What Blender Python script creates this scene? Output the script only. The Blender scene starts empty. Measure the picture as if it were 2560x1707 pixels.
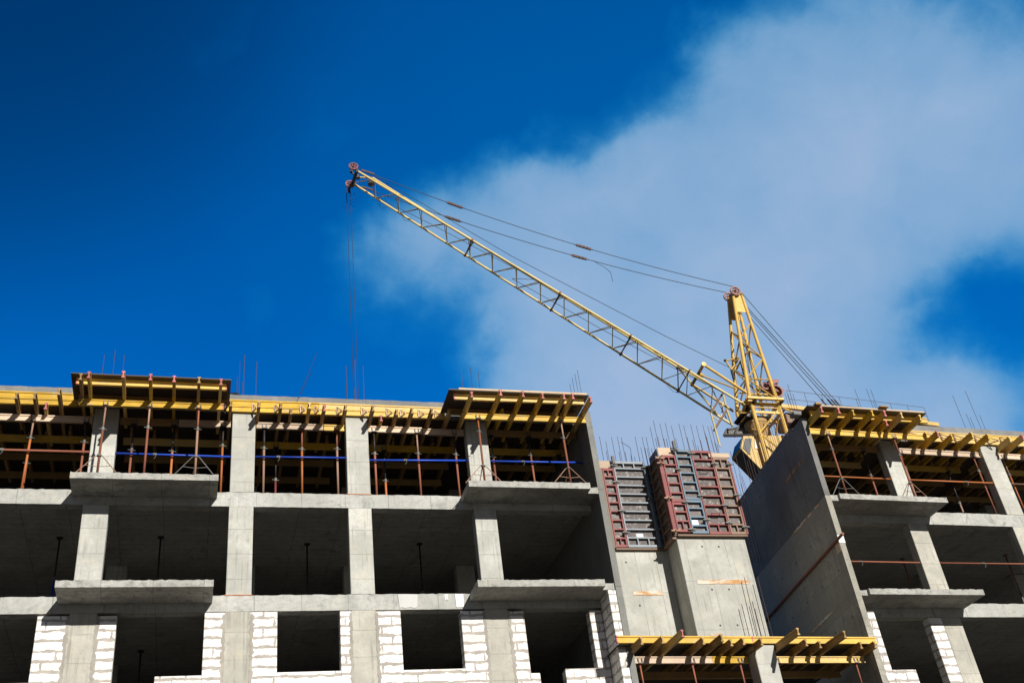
import bpy, math, random
from mathutils import Vector, Matrix
random.seed(7)
S = bpy.context.scene
COL = S.collection
H = 1.7                                   # eye height of the camera above the ground

# ------------------------------------------------------------------ camera
F_PX = 2743.24
def rot(axis, a): return Matrix.Rotation(a, 3, axis)
BASE = Matrix(((1, 0, 0), (0, 0, -1), (0, 1, 0)))
CAMR = rot('Z', math.radians(-18.8775)) @ rot('X', math.radians(35.0255)) @ BASE @ rot('Z', math.radians(-7.9308))
cd = bpy.data.cameras.new('camera'); cam = bpy.data.objects.new('camera', cd); COL.objects.link(cam)
cd.sensor_width = 36; cd.lens = F_PX / 2560 * 36; cd.clip_start = 0.1; cd.clip_end = 5000
cam.matrix_world = Matrix.Translation((0, 0, H)) @ CAMR.to_4x4()
S.camera = cam

def ray(q): return CAMR @ Vector(((q[0] - 1280) / F_PX, -(q[1] - 853.5) / F_PX, -1))
def onY(q, Y): v = ray(q); return v * (Y / v.y)
def onX(q, X): v = ray(q); return v * (X / v.x)
def onZ(q, Z): v = ray(q); return v * (Z / v.z)
def onU(q, u, c): v = ray(q); return v * (c / v.dot(u))
def kr(x, y): return (1700 + x * 420 / 1317, 680 + y * 420 / 1317)
def jb(x, y): return (840 + x * 500 / 2352, 380 + y * 500 / 2352)
def fw(x, y): return (1480 + x * 460 / 2004, 1040 + y * 460 / 2004)
def dd(x, y): return (x * 2560 / 2352, y * 2560 / 2352)
def r2(x, y): return (1600 + x * 400 / 2091, 840 + y * 400 / 2091)
def r6(x, y): return (1780 + x * 200 / 980, 690 + y * 200 / 980)

# ------------------------------------------------------------------ frames (along the front, into the building, up)
class Frame:
    def __init__(s, o, a): s.o = Vector(o); s.a = a; s.m = Matrix.Rotation(a, 3, 'Z')
    def w(s, p): return s.o + s.m @ Vector(p)
D = 27.677
L = Frame((0, D, H), 0)                         # left wing
R = Frame((20, 28.2, H), math.radians(2.005))   # right wing
K = Frame((10.87, 26.7, H), math.radians(3.5))  # infill deck between the wings
W = Frame((0, 0, H), 0)                         # core and crane

# ------------------------------------------------------------------ materials
class NT:
    def __init__(s, name):
        m = bpy.data.materials.new(name); m.use_nodes = True; s.m = m; s.t = m.node_tree; s.n = s.t.nodes; s.l = s.t.links
        s.b = s.n['Principled BSDF']
        tc = s.n.new('ShaderNodeTexCoord'); oi = s.n.new('ShaderNodeObjectInfo')
        add = s.n.new('ShaderNodeVectorMath'); add.operation = 'MULTIPLY_ADD'
        s.l.new(oi.outputs['Random'], add.inputs[0]); add.inputs[1].default_value = (37, 17, 29)
        s.l.new(tc.outputs['Object'], add.inputs[2]); s.co = add.outputs[0]; s.obj = tc.outputs['Object']; s.rnd = oi.outputs['Random']
    def k(s, x, sock):
        if isinstance(x, (int, float)): sock.default_value = x
        elif isinstance(x, tuple): sock.default_value = x if len(x) == len(sock.default_value) else (*x, 1)
        else: s.l.new(x, sock)
    def noise(s, scale, detail=4, rough=.6, vec=None, dist=0):
        mp = s.n.new('ShaderNodeMapping'); s.l.new(vec or s.co, mp.inputs[0])
        mp.inputs['Scale'].default_value = scale if isinstance(scale, tuple) else (scale,) * 3
        t = s.n.new('ShaderNodeTexNoise'); t.inputs['Scale'].default_value = 1; t.inputs['Detail'].default_value = detail
        t.inputs['Roughness'].default_value = rough; t.inputs['Distortion'].default_value = dist
        s.l.new(mp.outputs[0], t.inputs['Vector']); return t.outputs['Fac']
    def ramp(s, x, a, b, lo=0., hi=1.):
        r = s.n.new('ShaderNodeMapRange'); r.interpolation_type = 'SMOOTHSTEP'
        s.l.new(x, r.inputs[0]); r.inputs[1].default_value = a; r.inputs[2].default_value = b
        r.inputs[3].default_value = lo; r.inputs[4].default_value = hi; return r.outputs[0]
    def math(s, op, a, b=0., c=0.):
        r = s.n.new('ShaderNodeMath'); r.operation = op
        for i, x in enumerate((a, b, c)): s.k(x, r.inputs[i])
        return r.outputs[0]
    def mix(s, f, a, b, mode='MIX'):
        r = s.n.new('ShaderNodeMix'); r.data_type = 'RGBA'; r.blend_type = mode
        s.k(f, r.inputs[0]); s.k(a, r.inputs[6]); s.k(b, r.inputs[7]); return r.outputs[2]
    def sep(s, v=None):
        r = s.n.new('ShaderNodeSeparateXYZ'); s.l.new(v or s.obj, r.inputs[0]); return r.outputs
    def bump(s, h, st=.3, dist=.02):
        r = s.n.new('ShaderNodeBump'); r.inputs['Strength'].default_value = st; r.inputs['Distance'].default_value = dist
        s.l.new(h, r.inputs['Height']); s.l.new(r.outputs[0], s.b.inputs['Normal'])
    def done(s, col, rough=.85, metal=0., spec=.3):
        s.k(col, s.b.inputs['Base Color']); s.k(rough, s.b.inputs['Roughness'])
        s.b.inputs['Metallic'].default_value = metal; s.b.inputs['Specular IOR Level'].default_value = spec
        return s.m

def concrete(name, base, dark=.55, seams=(), stain=.5, drips=True, pits=True, floor=False, mott=0., tone=.3, run=.45):
    """seams: (axis, period, offset, halfwidth) formwork joints cast into the surface"""
    n = NT(name); c = base
    col = n.mix(n.ramp(n.noise(.9, 5), .35, .7), tuple(x * .76 for x in c), tuple(min(1, x * 1.1) for x in c))
    col = n.mix(n.ramp(n.noise(7, 6, .75), .38, .72, 0, .55), col, tuple(x * .66 for x in c))
    col = n.mix(n.ramp(n.noise(26, 4, .7), .52, .72, 0, .4), col, tuple(x * .6 for x in c))
    warm = (c[0] * 1.0, c[1] * .94, c[2] * .82)
    col = n.mix(n.ramp(n.noise(1.7, 3), .52, .75, 0, .55), col, warm)
    blot = n.ramp(n.noise(2.3, 6, .68, dist=.6), .53, .70, 0, stain)
    col = n.mix(blot, col, tuple(x * dark for x in c))
    if drips:
        dr = n.math('MULTIPLY', n.ramp(n.noise((13, 13, .4), 4, .65), .50, .68), n.ramp(n.noise(1.3, 2), .40, .58))
        col = n.mix(n.math('MULTIPLY', dr, run), col, tuple(x * .45 for x in c))
    if pits:
        v = n.n.new('ShaderNodeTexVoronoi'); v.inputs['Scale'].default_value = 5.5; n.l.new(n.co, v.inputs['Vector'])
        col = n.mix(n.ramp(v.outputs['Distance'], .05, .09, .55, 0), col, tuple(x * .3 for x in c))
    if mott:                                # weathered lip: pale scour and grey grime in patches
        col = n.mix(n.ramp(n.noise((5, 5, 9), 6, .75, dist=.4), .46, .66, 0, mott), col, tuple(x * .38 for x in c))
        col = n.mix(n.ramp(n.noise((9, 3, 3), 4, .7), .60, .75, 0, .5), col, tuple(min(1, x * 1.2) for x in c))
    o = n.sep(); wob = n.math('MULTIPLY', n.math('SUBTRACT', n.noise(3), .5), .03)
    hgt = n.noise(22, 5, .7)
    for ax, per, off, hw in seams:
        x = n.math('ADD', o[ax], wob)
        x = n.math('ADD', n.math('DIVIDE', x, per), off + 100)
        f = n.math('ABSOLUTE', n.math('SUBTRACT', n.math('FRACT', x), .5))
        ln = n.ramp(f, 0., hw / per, 1, 0)
        ln = n.math('MULTIPLY', ln, n.ramp(n.noise(1.6, 3), .3, .6, .4, 1))
        col = n.mix(n.math('MULTIPLY', ln, .8), col, tuple(x * .33 for x in c))
        hgt = n.math('SUBTRACT', hgt, n.math('MULTIPLY', ln, .8))
        # every cast panel has its own tone
        wn = n.n.new('ShaderNodeTexWhiteNoise'); wn.noise_dimensions = '1D'; n.l.new(n.math('FLOOR', n.math('ADD', x, .5)), wn.inputs['W'])
        col = n.mix(n.math('MULTIPLY', wn.outputs['Value'], tone), col, tuple(x * .70 for x in c))
    if floor:                               # unseen slab tops get a dark dirt colour to cut sun bounced onto ceilings
        ge = n.n.new('ShaderNodeNewGeometry'); nz = n.sep(ge.outputs['Normal'])[2]
        col = n.mix(n.ramp(nz, .9, .97), col, n.mix(n.ramp(n.noise(2.5, 5), .35, .7), (.036, .033, .029), (.06, .055, .048)))
    n.bump(hgt, .35, .012)
    return n.done(col, .92)

def paint(name, c, chip=(.16, .07, .035), amt=.5, rough=.5, grain=None, fade=.85, metal=0., splash=0., pale=None):
    n = NT(name)
    col = n.mix(n.ramp(n.noise(1.3, 3), .3, .7), tuple(x * fade for x in c), c)
    v = n.math('SUBTRACT', n.math('MULTIPLY', n.rnd, .5), .25)
    hs = n.n.new('ShaderNodeHueSaturation'); n.l.new(n.math('ADD', v, 1), hs.inputs['Value']); n.l.new(col, hs.inputs['Color']); col = hs.outputs[0]
    if pale: col = n.mix(n.math('MULTIPLY', n.ramp(n.rnd, .25, 1), .75), col, pale)      # some pieces are bleached
    if grain:
        col = n.mix(n.ramp(n.noise(grain, 4, .65), .45, .8, 0, .45), col, tuple(x * .55 for x in c))
    col = n.mix(n.ramp(n.noise(8, 6, .7), .66 - .16 * amt, .82 - .12 * amt, 0, min(1, .4 + amt * .6)), col, chip)
    if splash: col = n.mix(n.ramp(n.noise(5.5, 6, .72), .56, .70, 0, splash), col, (.40, .38, .345))   # dried cement splashes
    n.bump(n.noise(14, 4), .15, .01)
    return n.done(col, rough, metal)

CX, CZ = (0, 1, 2), 2
M = {}
M['column'] = concrete('column_concrete', (.535, .53, .482), seams=((2, .72, .1, .014),), stain=.3, run=.7)
M['old_column'] = concrete('older_column_concrete', (.52, .50, .435), seams=((2, .72, .1, .014),), stain=.45, run=.8)
M['slab'] = concrete('slab_concrete', (.51, .51, .475), dark=.42, seams=((1, .31, .2, .020), (0, 1.22, .3, .022)), stain=.85, floor=True, mott=.4)
M['balcony'] = concrete('balcony_concrete', (.46, .455, .42), dark=.30, seams=((1, .42, .4, .020), (0, 1.22, .35, .016)), stain=.85, floor=True, mott=.75)
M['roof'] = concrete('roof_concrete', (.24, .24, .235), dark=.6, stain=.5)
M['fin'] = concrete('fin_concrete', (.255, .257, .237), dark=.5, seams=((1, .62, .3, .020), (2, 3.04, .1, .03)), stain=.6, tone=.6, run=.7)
M['fin_new'] = concrete('fresh_fin_concrete', (.20, .20, .19), dark=.6, seams=((1, 1.22, .3, .025),), stain=.4, tone=.5, run=.5)
M['fin_old'] = concrete('older_fin_concrete', (.42, .40, .34), dark=.5, seams=((1, .61, .3, .026), (2, 1.05, .1, .012)), stain=.7, tone=.7, run=.8, mott=.5)
M['core'] = concrete('core_concrete', (.525, .52, .468), dark=.5, seams=((0, .72, .3, .018), (2, 1.62, .22, .012)), stain=.5, tone=.4, run=.6)
M['yellow'] = paint('yellow_timber', (.80, .49, .05), (.32, .18, .06), .5, .7, grain=(11, 11, 11), fade=.66, splash=.75, pale=(.62, .47, .23))
M['grey_timber'] = paint('weathered_timber', (.62, .47, .34), (.25, .17, .11), .35, .7, grain=(12, 12, 12), fade=.85)
M['brown_timber'] = paint('stained_timber', (.40, .25, .10), (.16, .09, .05), .4, .7, grain=(12, 12, 12), fade=.75)
M['pink'] = paint('pink_end_paint', (.52, .15, .15), (.5, .3, .1), .3, .6)
M['ply'] = paint('film_faced_plywood', (.075, .055, .042), (.16, .12, .08), .35, .55, fade=.7)
M['ply_edge'] = paint('raw_plywood', (.55, .40, .24), (.2, .13, .08), .3, .75, grain=(10, 10, 10))
M['face_ply'] = paint('formwork_face_plywood', (.135, .11, .105), (.42, .385, .345), .9, .6, grain=(7, 7, 1.2), fade=.7, splash=.5)
M['orange'] = paint('orange_paint', (.40, .13, .04), (.2, .07, .03), .55, .55)
M['rust'] = paint('red_rust_paint', (.27, .095, .055), (.13, .05, .03), .6, .7)
M['rust_pale'] = paint('pale_rust', (.33, .20, .14), (.15, .06, .04), .7, .75)
M['old_iron'] = paint('old_rusty_iron', (.10, .05, .038), (.05, .03, .025), .5, .7)
M['blue'] = paint('blue_paint', (.02, .07, .48), (.25, .22, .2), .4, .45)
M['steel'] = paint('grey_steel', (.15, .145, .135), (.12, .07, .04), .5, .6)
M['dark_steel'] = paint('dark_steel', (.035, .03, .03), (.12, .05, .03), .4, .55)
M['rebar'] = paint('rebar_rust', (.085, .055, .045), (.13, .06, .04), .5, .8)
M['red_panel'] = paint('red_panel_paint', (.22, .052, .05), (.12, .075, .06), .9, .6, splash=.45)
M['blue_panel'] = paint('blue_panel_paint', (.075, .14, .20), (.22, .20, .18), .7, .5, splash=.45)
M['pale_panel'] = paint('pale_panel_paint', (.22, .25, .285), (.14, .12, .11), .7, .5, splash=.4)
M['brown_panel'] = paint('brown_panel_rust', (.24, .15, .10), (.13, .07, .045), .6, .6)
M['crane'] = paint('crane_yellow', (.66, .42, .10), (.26, .13, .05), .5, .45, fade=.85)
M['crane_pale'] = paint('boom_yellow', (.70, .53, .20), (.24, .13, .06), .45, .5, fade=.8)
M['crane_red'] = paint('sheave_red', (.24, .08, .07), (.15, .06, .04), .4, .5)
M['rope'] = paint('wire_rope', (.03, .034, .042), (.05, .05, .055), .3, .5)
M['tarp'] = paint('black_sheet', (.02, .02, .022), (.2, .2, .2), .3, .35)
M['white'] = paint('white_plaster', (.80, .79, .77), (.5, .48, .45), .3, .8)
M['sticker'] = paint('pale_sticker', (.62, .70, .78), (.3, .35, .45), .4, .4)
g = NT('window_glass'); g.b.inputs['Metallic'].default_value = 0
M['glass'] = g.done((.03, .034, .038), .22, 0, .5)

def rust_patch(name):
    n = NT(name)
    col = n.mix(n.ramp(n.noise((2.2, 2.2, 9), 5, .65), .40, .62), (.66, .60, .50), (.50, .24, .07))
    col = n.mix(n.ramp(n.noise(14, 4), .5, .7, 0, .7), col, (.45, .43, .39))
    return n.done(col, .9)
M['rust_slot'] = rust_patch('rusty_joint')

def blocks():
    n = NT('aerated_block_wall')
    ge = n.n.new('ShaderNodeNewGeometry'); nx = n.sep(ge.outputs['Normal']); o = n.sep()
    # pick the horizontal coordinate that runs along the face
    side = n.ramp(n.math('ABSOLUTE', nx[0]), .6, .8)
    wv = n.n.new('ShaderNodeTexNoise'); wv.inputs['Scale'].default_value = 4.5; wv.inputs['Detail'].default_value = 4; n.l.new(n.co, wv.inputs['Vector'])
    w = n.sep(wv.outputs['Color'])
    u = n.mix(side, (0, 0, 0), (0, 0, 0))
    hor = n.math('ADD', n.math('MULTIPLY', o[0], n.math('SUBTRACT', 1, side)), n.math('MULTIPLY', o[1], side))
    hor = n.math('ADD', hor, n.math('MULTIPLY', n.math('SUBTRACT', w[0], .5), .10))
    ver = n.math('ADD', o[2], n.math('MULTIPLY', n.math('SUBTRACT', w[1], .5), .085))
    row = n.math('DIVIDE', ver, .258); rf = n.math('FRACT', n.math('ADD', row, 100)); rid = n.math('FLOOR', n.math('ADD', row, 100))
    dh = n.math('MULTIPLY', n.math('SUBTRACT', .5, n.math('ABSOLUTE', n.math('SUBTRACT', rf, .5))), .258)
    par = n.math('MULTIPLY', n.math('FRACT', n.math('MULTIPLY', rid, .5)), 1.07)
    cf = n.math('FRACT', n.math('ADD', n.math('ADD', n.math('DIVIDE', hor, .61), par), 100.21))
    dv = n.math('MULTIPLY', n.math('SUBTRACT', .5, n.math('ABSOLUTE', n.math('SUBTRACT', cf, .5))), .61)
    sm = n.math('MULTIPLY', n.math('SUBTRACT', n.noise((3.2, 3.2, 8), 5, .62, n.obj), .5), .17)
    mh = n.ramp(n.math('SUBTRACT', dh, n.math('ADD', sm, .034)), -.006, .006, 1, 0)
    mv = n.ramp(n.math('SUBTRACT', dv, n.math('ADD', n.math('MULTIPLY', sm, .7), .022)), -.006, .006, 1, 0)
    jn = n.n.new('ShaderNodeTexWhiteNoise'); jn.noise_dimensions = '2D'; jc = n.n.new('ShaderNodeCombineXYZ')
    n.l.new(rid, jc.inputs[0]); n.l.new(n.math('FLOOR', n.math('ADD', n.math('ADD', n.math('DIVIDE', hor, .61), par), .5)), jc.inputs[1]); n.l.new(jc.outputs[0], jn.inputs['Vector'])
    mv = n.math('MULTIPLY', mv, n.ramp(jn.outputs['Value'], .38, .40))
    mor = n.math('MAXIMUM', mh, mv)
    wn = n.n.new('ShaderNodeTexWhiteNoise'); wn.noise_dimensions = '2D'; cb = n.n.new('ShaderNodeCombineXYZ')
    n.l.new(rid, cb.inputs[0]); n.l.new(n.math('FLOOR', n.math('ADD', n.math('DIVIDE', hor, .61), par)), cb.inputs[1]); n.l.new(cb.outputs[0], wn.inputs['Vector'])
    bc = n.mix(wn.outputs['Value'], (.84, .83, .81), (.70, .655, .61))
    bc = n.mix(n.ramp(n.noise(1.6, 4), .56, .74, 0, .5), bc, (.72, .60, .52))
    mc = n.mix(n.ramp(n.noise(4, 5), .35, .7), (.43, .395, .35), (.33, .30, .27))
    col = n.mix(mor, bc, mc)
    col = n.mix(n.ramp(n.noise(5, 6, .7), .66, .80, 0, .5), col, (.30, .26, .21))
    n.bump(n.math('ADD', n.math('MULTIPLY', mor, -.6), n.math('MULTIPLY', n.noise(25, 4), .4)), .5, .015)
    return n.done(col, .95)
M['block'] = blocks()
M['mortar'] = concrete('mortar', (.40, .37, .33), stain=.3, drips=False, pits=False)

def soil():
    n = NT('bare_soil')
    col = n.mix(n.ramp(n.noise(.15, 6), .35, .65), (.078, .068, .054), (.055, .048, .039))
    col = n.mix(n.ramp(n.noise(2.5, 5), .5, .75, 0, .6), col, (.12, .105, .085))
    n.bump(n.noise(3, 6), .6, .08)
    return n.done(col, .95)
M['soil'] = soil()

# ------------------------------------------------------------------ mesh builder
class MB:
    def __init__(s): s.v = []; s.f = []
    def poly(s, vs, fs):
        o = len(s.v); s.v += [Vector(p) for p in vs]; s.f += [tuple(o + i for i in f) for f in fs]; return s
    def box(s, a0, a1, b0, b1, c0, c1):
        return s.poly([(x, y, z) for z in (c0, c1) for y in (b0, b1) for x in (a0, a1)],
                      [(0, 2, 3, 1), (4, 5, 7, 6), (0, 1, 5, 4), (2, 6, 7, 3), (0, 4, 6, 2), (1, 3, 7, 5)])
    def bbox(s, a0, a1, b0, b1, c0, c1, t=.008):           # bevelled box
        a = [(a0, b0, c0), (a1, b1, c1)]; vs = []; idx = {}
        for ix in (0, 1):
            for iy in (0, 1):
                for iz in (0, 1):
                    p = (a[ix][0], a[iy][1], a[iz][2]); sg = [1 - 2 * ix, 1 - 2 * iy, 1 - 2 * iz]
                    for ax in range(3):
                        idx[ix, iy, iz, ax] = len(vs); vs.append(tuple(p[k] + (0 if k == ax else sg[k] * t) for k in range(3)))
        fs = []
        for ax in range(3):
            o1, o2 = [(1, 2), (2, 0), (0, 1)][ax]
            for e in (0, 1):
                def key(i, j): q = [0, 0, 0]; q[ax] = e; q[o1] = i; q[o2] = j; return tuple(q)
                q = [idx[(*key(i, j), ax)] for i, j in ((0, 0), (1, 0), (1, 1), (0, 1))]
                fs.append(tuple(q if e else q[::-1]))
            for i in (0, 1):
                for j in (0, 1):
                    def key2(e): q = [0, 0, 0]; q[ax] = e; q[o1] = i; q[o2] = j; return tuple(q)
                    fs.append((idx[(*key2(0), o1)], idx[(*key2(1), o1)], idx[(*key2(1), o2)], idx[(*key2(0), o2)]))
        for ix in (0, 1):
            for iy in (0, 1):
                for iz in (0, 1): fs.append(tuple(idx[ix, iy, iz, k] for k in range(3)))
        return s.poly(vs, fs)
    def tube(s, p0, p1, r, n=8, r1=None):
        p0 = Vector(p0); p1 = Vector(p1); r1 = r if r1 is None else r1
        d = (p1 - p0); a = d.orthogonal().normalized(); b = d.normalized().cross(a)
        vs = [p + (a * math.cos(2 * math.pi * k / n) + b * math.sin(2 * math.pi * k / n)) * q for p, q in ((p0, r), (p1, r1)) for k in range(n)]
        fs = [(k, (k + 1) % n, n + (k + 1) % n, n + k) for k in range(n)] + [tuple(range(n))[::-1], tuple(range(n, 2 * n))]
        return s.poly(vs, fs)
    def path(s, pts, r, n=6):
        for a, b in zip(pts, pts[1:]): s.tube(a, b, r, n)
        return s
    def bar(s, p0, p1, w, h, up=(0, 0, 1)):                 # rectangular bar
        p0 = Vector(p0); p1 = Vector(p1); d = (p1 - p0).normalized(); x = d.cross(Vector(up))
        if x.length < 1e-4: x = d.orthogonal()
        x.normalize(); y = x.cross(d)
        vs = [p + x * i * w / 2 + y * j * h / 2 for p in (p0, p1) for i, j in ((-1, -1), (1, -1), (1, 1), (-1, 1))]
        return s.poly(vs, [(0, 1, 5, 4), (1, 2, 6, 5), (2, 3, 7, 6), (3, 0, 4, 7), (3, 2, 1, 0), (4, 5, 6, 7)])
    def prism(s, prof, t0, t1, f):                          # closed profile swept from t0 to t1, f(t, a, b) -> point
        n = len(prof); vs = [f(t, a, b) for t in (t0, t1) for a, b in prof]
        return s.poly(vs, [(k, (k + 1) % n, n + (k + 1) % n, n + k) for k in range(n)] + [tuple(range(n))[::-1], tuple(range(n, 2 * n))])
    def ring(s, c, ax, r, w, t, n=20):                      # flat ring / sheave rim
        c = Vector(c); ax = Vector(ax).normalized(); a = ax.orthogonal().normalized(); b = ax.cross(a); vs = []
        for k in range(n):
            q = a * math.cos(2 * math.pi * k / n) + b * math.sin(2 * math.pi * k / n)
            vs += [c + q * (r - w) - ax * t / 2, c + q * r - ax * t / 2, c + q * r + ax * t / 2, c + q * (r - w) + ax * t / 2]
        fs = []
        for k in range(n):
            i, j = 4 * k, 4 * ((k + 1) % n)
            for m in range(4): fs.append((i + m, i + (m + 1) % 4, j + (m + 1) % 4, j + m))
        return s.poly(vs, fs)
    def rough_prism(s, prof, s0, s1, seg, amp, rough):      # profile (d,z) along the front; vertices listed in rough get a ragged edge
        n = len(prof); m = max(2, int(round((s1 - s0) / seg))); vs = []
        for i in range(m + 1):
            x = s0 + (s1 - s0) * i / m
            for k, (d, z) in enumerate(prof):
                j = rough.get(k) if 0 < i < m else None
                if j: vs.append((x + random.uniform(-.3, .3) * seg, d + random.uniform(0, amp) * j[0], z + random.uniform(-1, .6) * amp * j[1]))
                else: vs.append((x, d, z))
        fs = [(i * n + k, i * n + (k + 1) % n, (i + 1) * n + (k + 1) % n, (i + 1) * n + k) for i in range(m) for k in range(n)]
        fs += [tuple(range(n))[::-1], tuple(m * n + k for k in range(n))]
        return s.poly(vs, fs)
    def mesh(s, name, mat, off):
        me = bpy.data.meshes.new(name); me.from_pydata([v - off for v in s.v], [], s.f); me.materials.append(mat)
        import bmesh
        bm = bmesh.new(); bm.from_mesh(me); bmesh.ops.recalc_face_normals(bm, faces=bm.faces); bm.to_mesh(me); bm.free()
        return me
    def build(s, name, mat, parent=None, frame=None, label=None, cat=None, group=None, smooth=False):
        if parent is not None:
            off = BASES[parent]
        else:
            xs = [v.x for v in s.v]; ys = [v.y for v in s.v]; zs = [v.z for v in s.v]
            off = Vector(((min(xs) + max(xs)) / 2, (min(ys) + max(ys)) / 2, min(zs)))
        me = s.mesh(name, M[mat], off)
        if smooth:
            for p in me.polygons: p.use_smooth = len(p.vertices) == 4
        o = bpy.data.objects.new(name, me); COL.objects.link(o)
        if parent is not None:
            o.parent = parent; BASES[o] = off
            if label: o['label'] = label
        else:
            o.location = frame.w(off); o.rotation_euler = (0, 0, frame.a); BASES[o] = off; FR[o] = frame
            tag(o, label, cat, group)
        return o
BASES = {}; FR = {}
def tag(o, label, cat, group=None, kind=None):
    if label and not 4 <= len(label.split()) <= 16: print('LABEL', len(label.split()), label)
    if label: o['label'] = label
    if cat: o['category'] = cat
    if group: o['group'] = group
    if kind: o['kind'] = kind
def thing(name, frame, base, label, cat, group=None):
    o = bpy.data.objects.new(name, None); COL.objects.link(o); o.empty_display_size = .3
    o.location = frame.w(base); o.rotation_euler = (0, 0, frame.a); BASES[o] = Vector(base); FR[o] = frame
    tag(o, label, cat, group); return o
ORD = ['first', 'second', 'third', 'fourth', 'fifth', 'sixth', 'seventh', 'eighth', 'ninth', 'tenth', 'eleventh', 'twelfth']

# ------------------------------------------------------------------ ground
me = bpy.data.meshes.new('ground'); G = 1500
me.from_pydata([(-G, -G, 0), (G, -G, 0), (G, G, 0), (-G, G, 0)], [], [(0, 1, 2, 3)]); me.materials.append(M['soil'])
o = bpy.data.objects.new('ground', me); COL.objects.link(o); tag(o, None, None, None, 'structure')

FK = .114                                # the fin wall of the right wing stands slightly askew
def askew(m):
    for v in m.v: v.x += FK * (v.y + 1.0)
    return m
def meet_fin(m):                         # pull the left edge of a slab back to the face of that wall
    for v in m.v: v.x = max(v.x, -.947 + FK * (v.y + 1.0))
    return m
# ------------------------------------------------------------------ left wing
DEPTH = 8.0
rw = None
lw = thing('unfinished_building', L, (0, 0, -H), 'left wing of grey concrete frame with white block walls on its lowest storey', 'building')
LEV = [(11.83, 11.385), (14.83, 14.395)]
COLS = [-6.75, -2.99, .74, 3.98, 7.61]
S0, S1 = -9.0, 11.22
def slab(par, s0, s1, top, bot, mat='slab', amp=.013):
    m = MB(); pr = [(0, bot), (0, top), (DEPTH, top), (DEPTH, top - .2), (.3, top - .2), (.3, bot)]
    m.rough_prism(pr, s0, s1, .13, amp, {0: (0, .4), 1: (1, 1)}); return (meet_fin(m) if par is rw else m).build('floor_slab', mat, par)
for top, bot in [(2.83, 2.385), (5.83, 5.385), (8.83, 8.385)] + LEV: slab(lw, S0, S1, top, bot)
for z0, z1 in ((-H, 2.385), (2.83, 5.385), (5.83, 8.385), (8.83, 11.385), (11.83, 14.395), (14.83, 17.385)):
    for c in COLS:
        MB().bbox(c, c + .65, 0, .33, z0, z1, .012).build('column', 'column' if z0 > 9 else 'old_column', lw)
    if z0 > 8:
        for c in (-2.6, 1.1, 4.4, 8.0):
            MB().bbox(c, c + .6, 4.3, 4.7, z0, z1 + .23 if z1 < 17 else 17.38, .012).build('column', 'column', lw)
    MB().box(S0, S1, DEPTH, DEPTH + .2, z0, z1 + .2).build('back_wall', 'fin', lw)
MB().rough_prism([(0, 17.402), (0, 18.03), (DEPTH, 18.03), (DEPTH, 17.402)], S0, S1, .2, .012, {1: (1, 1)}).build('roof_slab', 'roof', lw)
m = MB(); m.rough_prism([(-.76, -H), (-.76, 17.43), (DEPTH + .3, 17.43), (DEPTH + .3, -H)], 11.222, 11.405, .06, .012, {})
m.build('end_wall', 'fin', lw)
def balcony(par, s0, s1, d0, z0, z1, d1=0.):
    m = MB(); m.rough_prism([(d0, z0), (d0, z1), (d1, z1), (d1, z0)], s0, s1, .09, .016, {1: (1, 1), 0: (0, .25)})
    return m.build('balcony_slab', 'balcony', par)
balcony(lw, -3.29, .41, -1.0, 14.63, 14.815); balcony(lw, -3.29, .41, -1.05, 11.615, 11.80)
balcony(lw, 7.26, 10.90, -1.0, 14.60, 14.80); balcony(lw, 7.23, 10.84, -1.0, 11.59, 11.79)
MB().rough_prism([(-.75, 14.58), (-.75, 14.79), (0, 14.79), (0, 14.58)], 10.902, 11.22, .1, .02, {1: (1, 1)}).build('slab_stub', 'balcony', lw)
MB().rough_prism([(-.71, 11.60), (-.71, 11.80), (0, 11.80), (0, 11.60)], 10.842, 11.22, .1, .02, {1: (1, 1)}).build('slab_stub', 'balcony', lw)
for s0, s1, z1 in ((-3.72, -2.992, 11.32), (-2.338, -1.87, 11.31), (.24, .738, 11.36), (1.392, 2.06, 11.365), (3.675, 3.978, 11.36),
                   (4.632, 5.285, 11.345), (6.935, 7.608, 11.325), (8.262, 8.71, 11.30), (10.62, 10.985, 11.30)):
    MB().bbox(s0, s1, -.004, .3, 8.832, z1, .01).build('block_wall', 'block', lw)
for s0, s1, z1 in ((2.062, 3.673, 9.77), (5.287, 6.933, 9.745), (8.712, 8.96, 9.57), (-.87, .238, 9.745), (-6.08, -3.722, 9.675), (9.68, 10.618, 9.665)):
    MB().bbox(s0, s1, .002, .3, 8.832, z1, .012).build('sill_wall', 'block', lw)
MB().bbox(10.99, 11.218, -.74, -.008, 8.6, 11.58, .01).build('block_wall', 'block', lw, label='white block pier lining the end wall')
# mortar smeared over the joints between blocks and columns
for x, w_ in ((-3.0, -1), (-2.33, 1), (.73, -1), (1.40, 1), (3.97, -1), (4.64, 1), (7.60, -1), (8.27, 1)):
    n = 34; a = [(x - w_ * random.uniform(.005, .05), -.009, 8.84 + 2.47 * i / n) for i in range(n + 1)]; b = [(x + w_ * (.03 + .075 * abs(math.sin(i * 1.9 + x)) * random.random()), -.009, z) for i, (_, _, z) in enumerate(a)]
    vs = a + b + [(p[0], -.001, p[2]) for p in a] + [(p[0], -.001, p[2]) for p in b]; k = n + 1; fs = []
    for i in range(n): fs += [(i, i + 1, k + i + 1, k + i), (2 * k + i, 3 * k + i, 3 * k + i + 1, 2 * k + i + 1), (i, 2 * k + i, 2 * k + i + 1, i + 1), (k + i, k + i + 1, 3 * k + i + 1, 3 * k + i)]
    fs += [(0, k, 3 * k, 2 * k), (n, 2 * k + n, 3 * k + n, k + n)]
    MB().poly(vs, fs).build('mortar_smear', 'mortar', lw)
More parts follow.
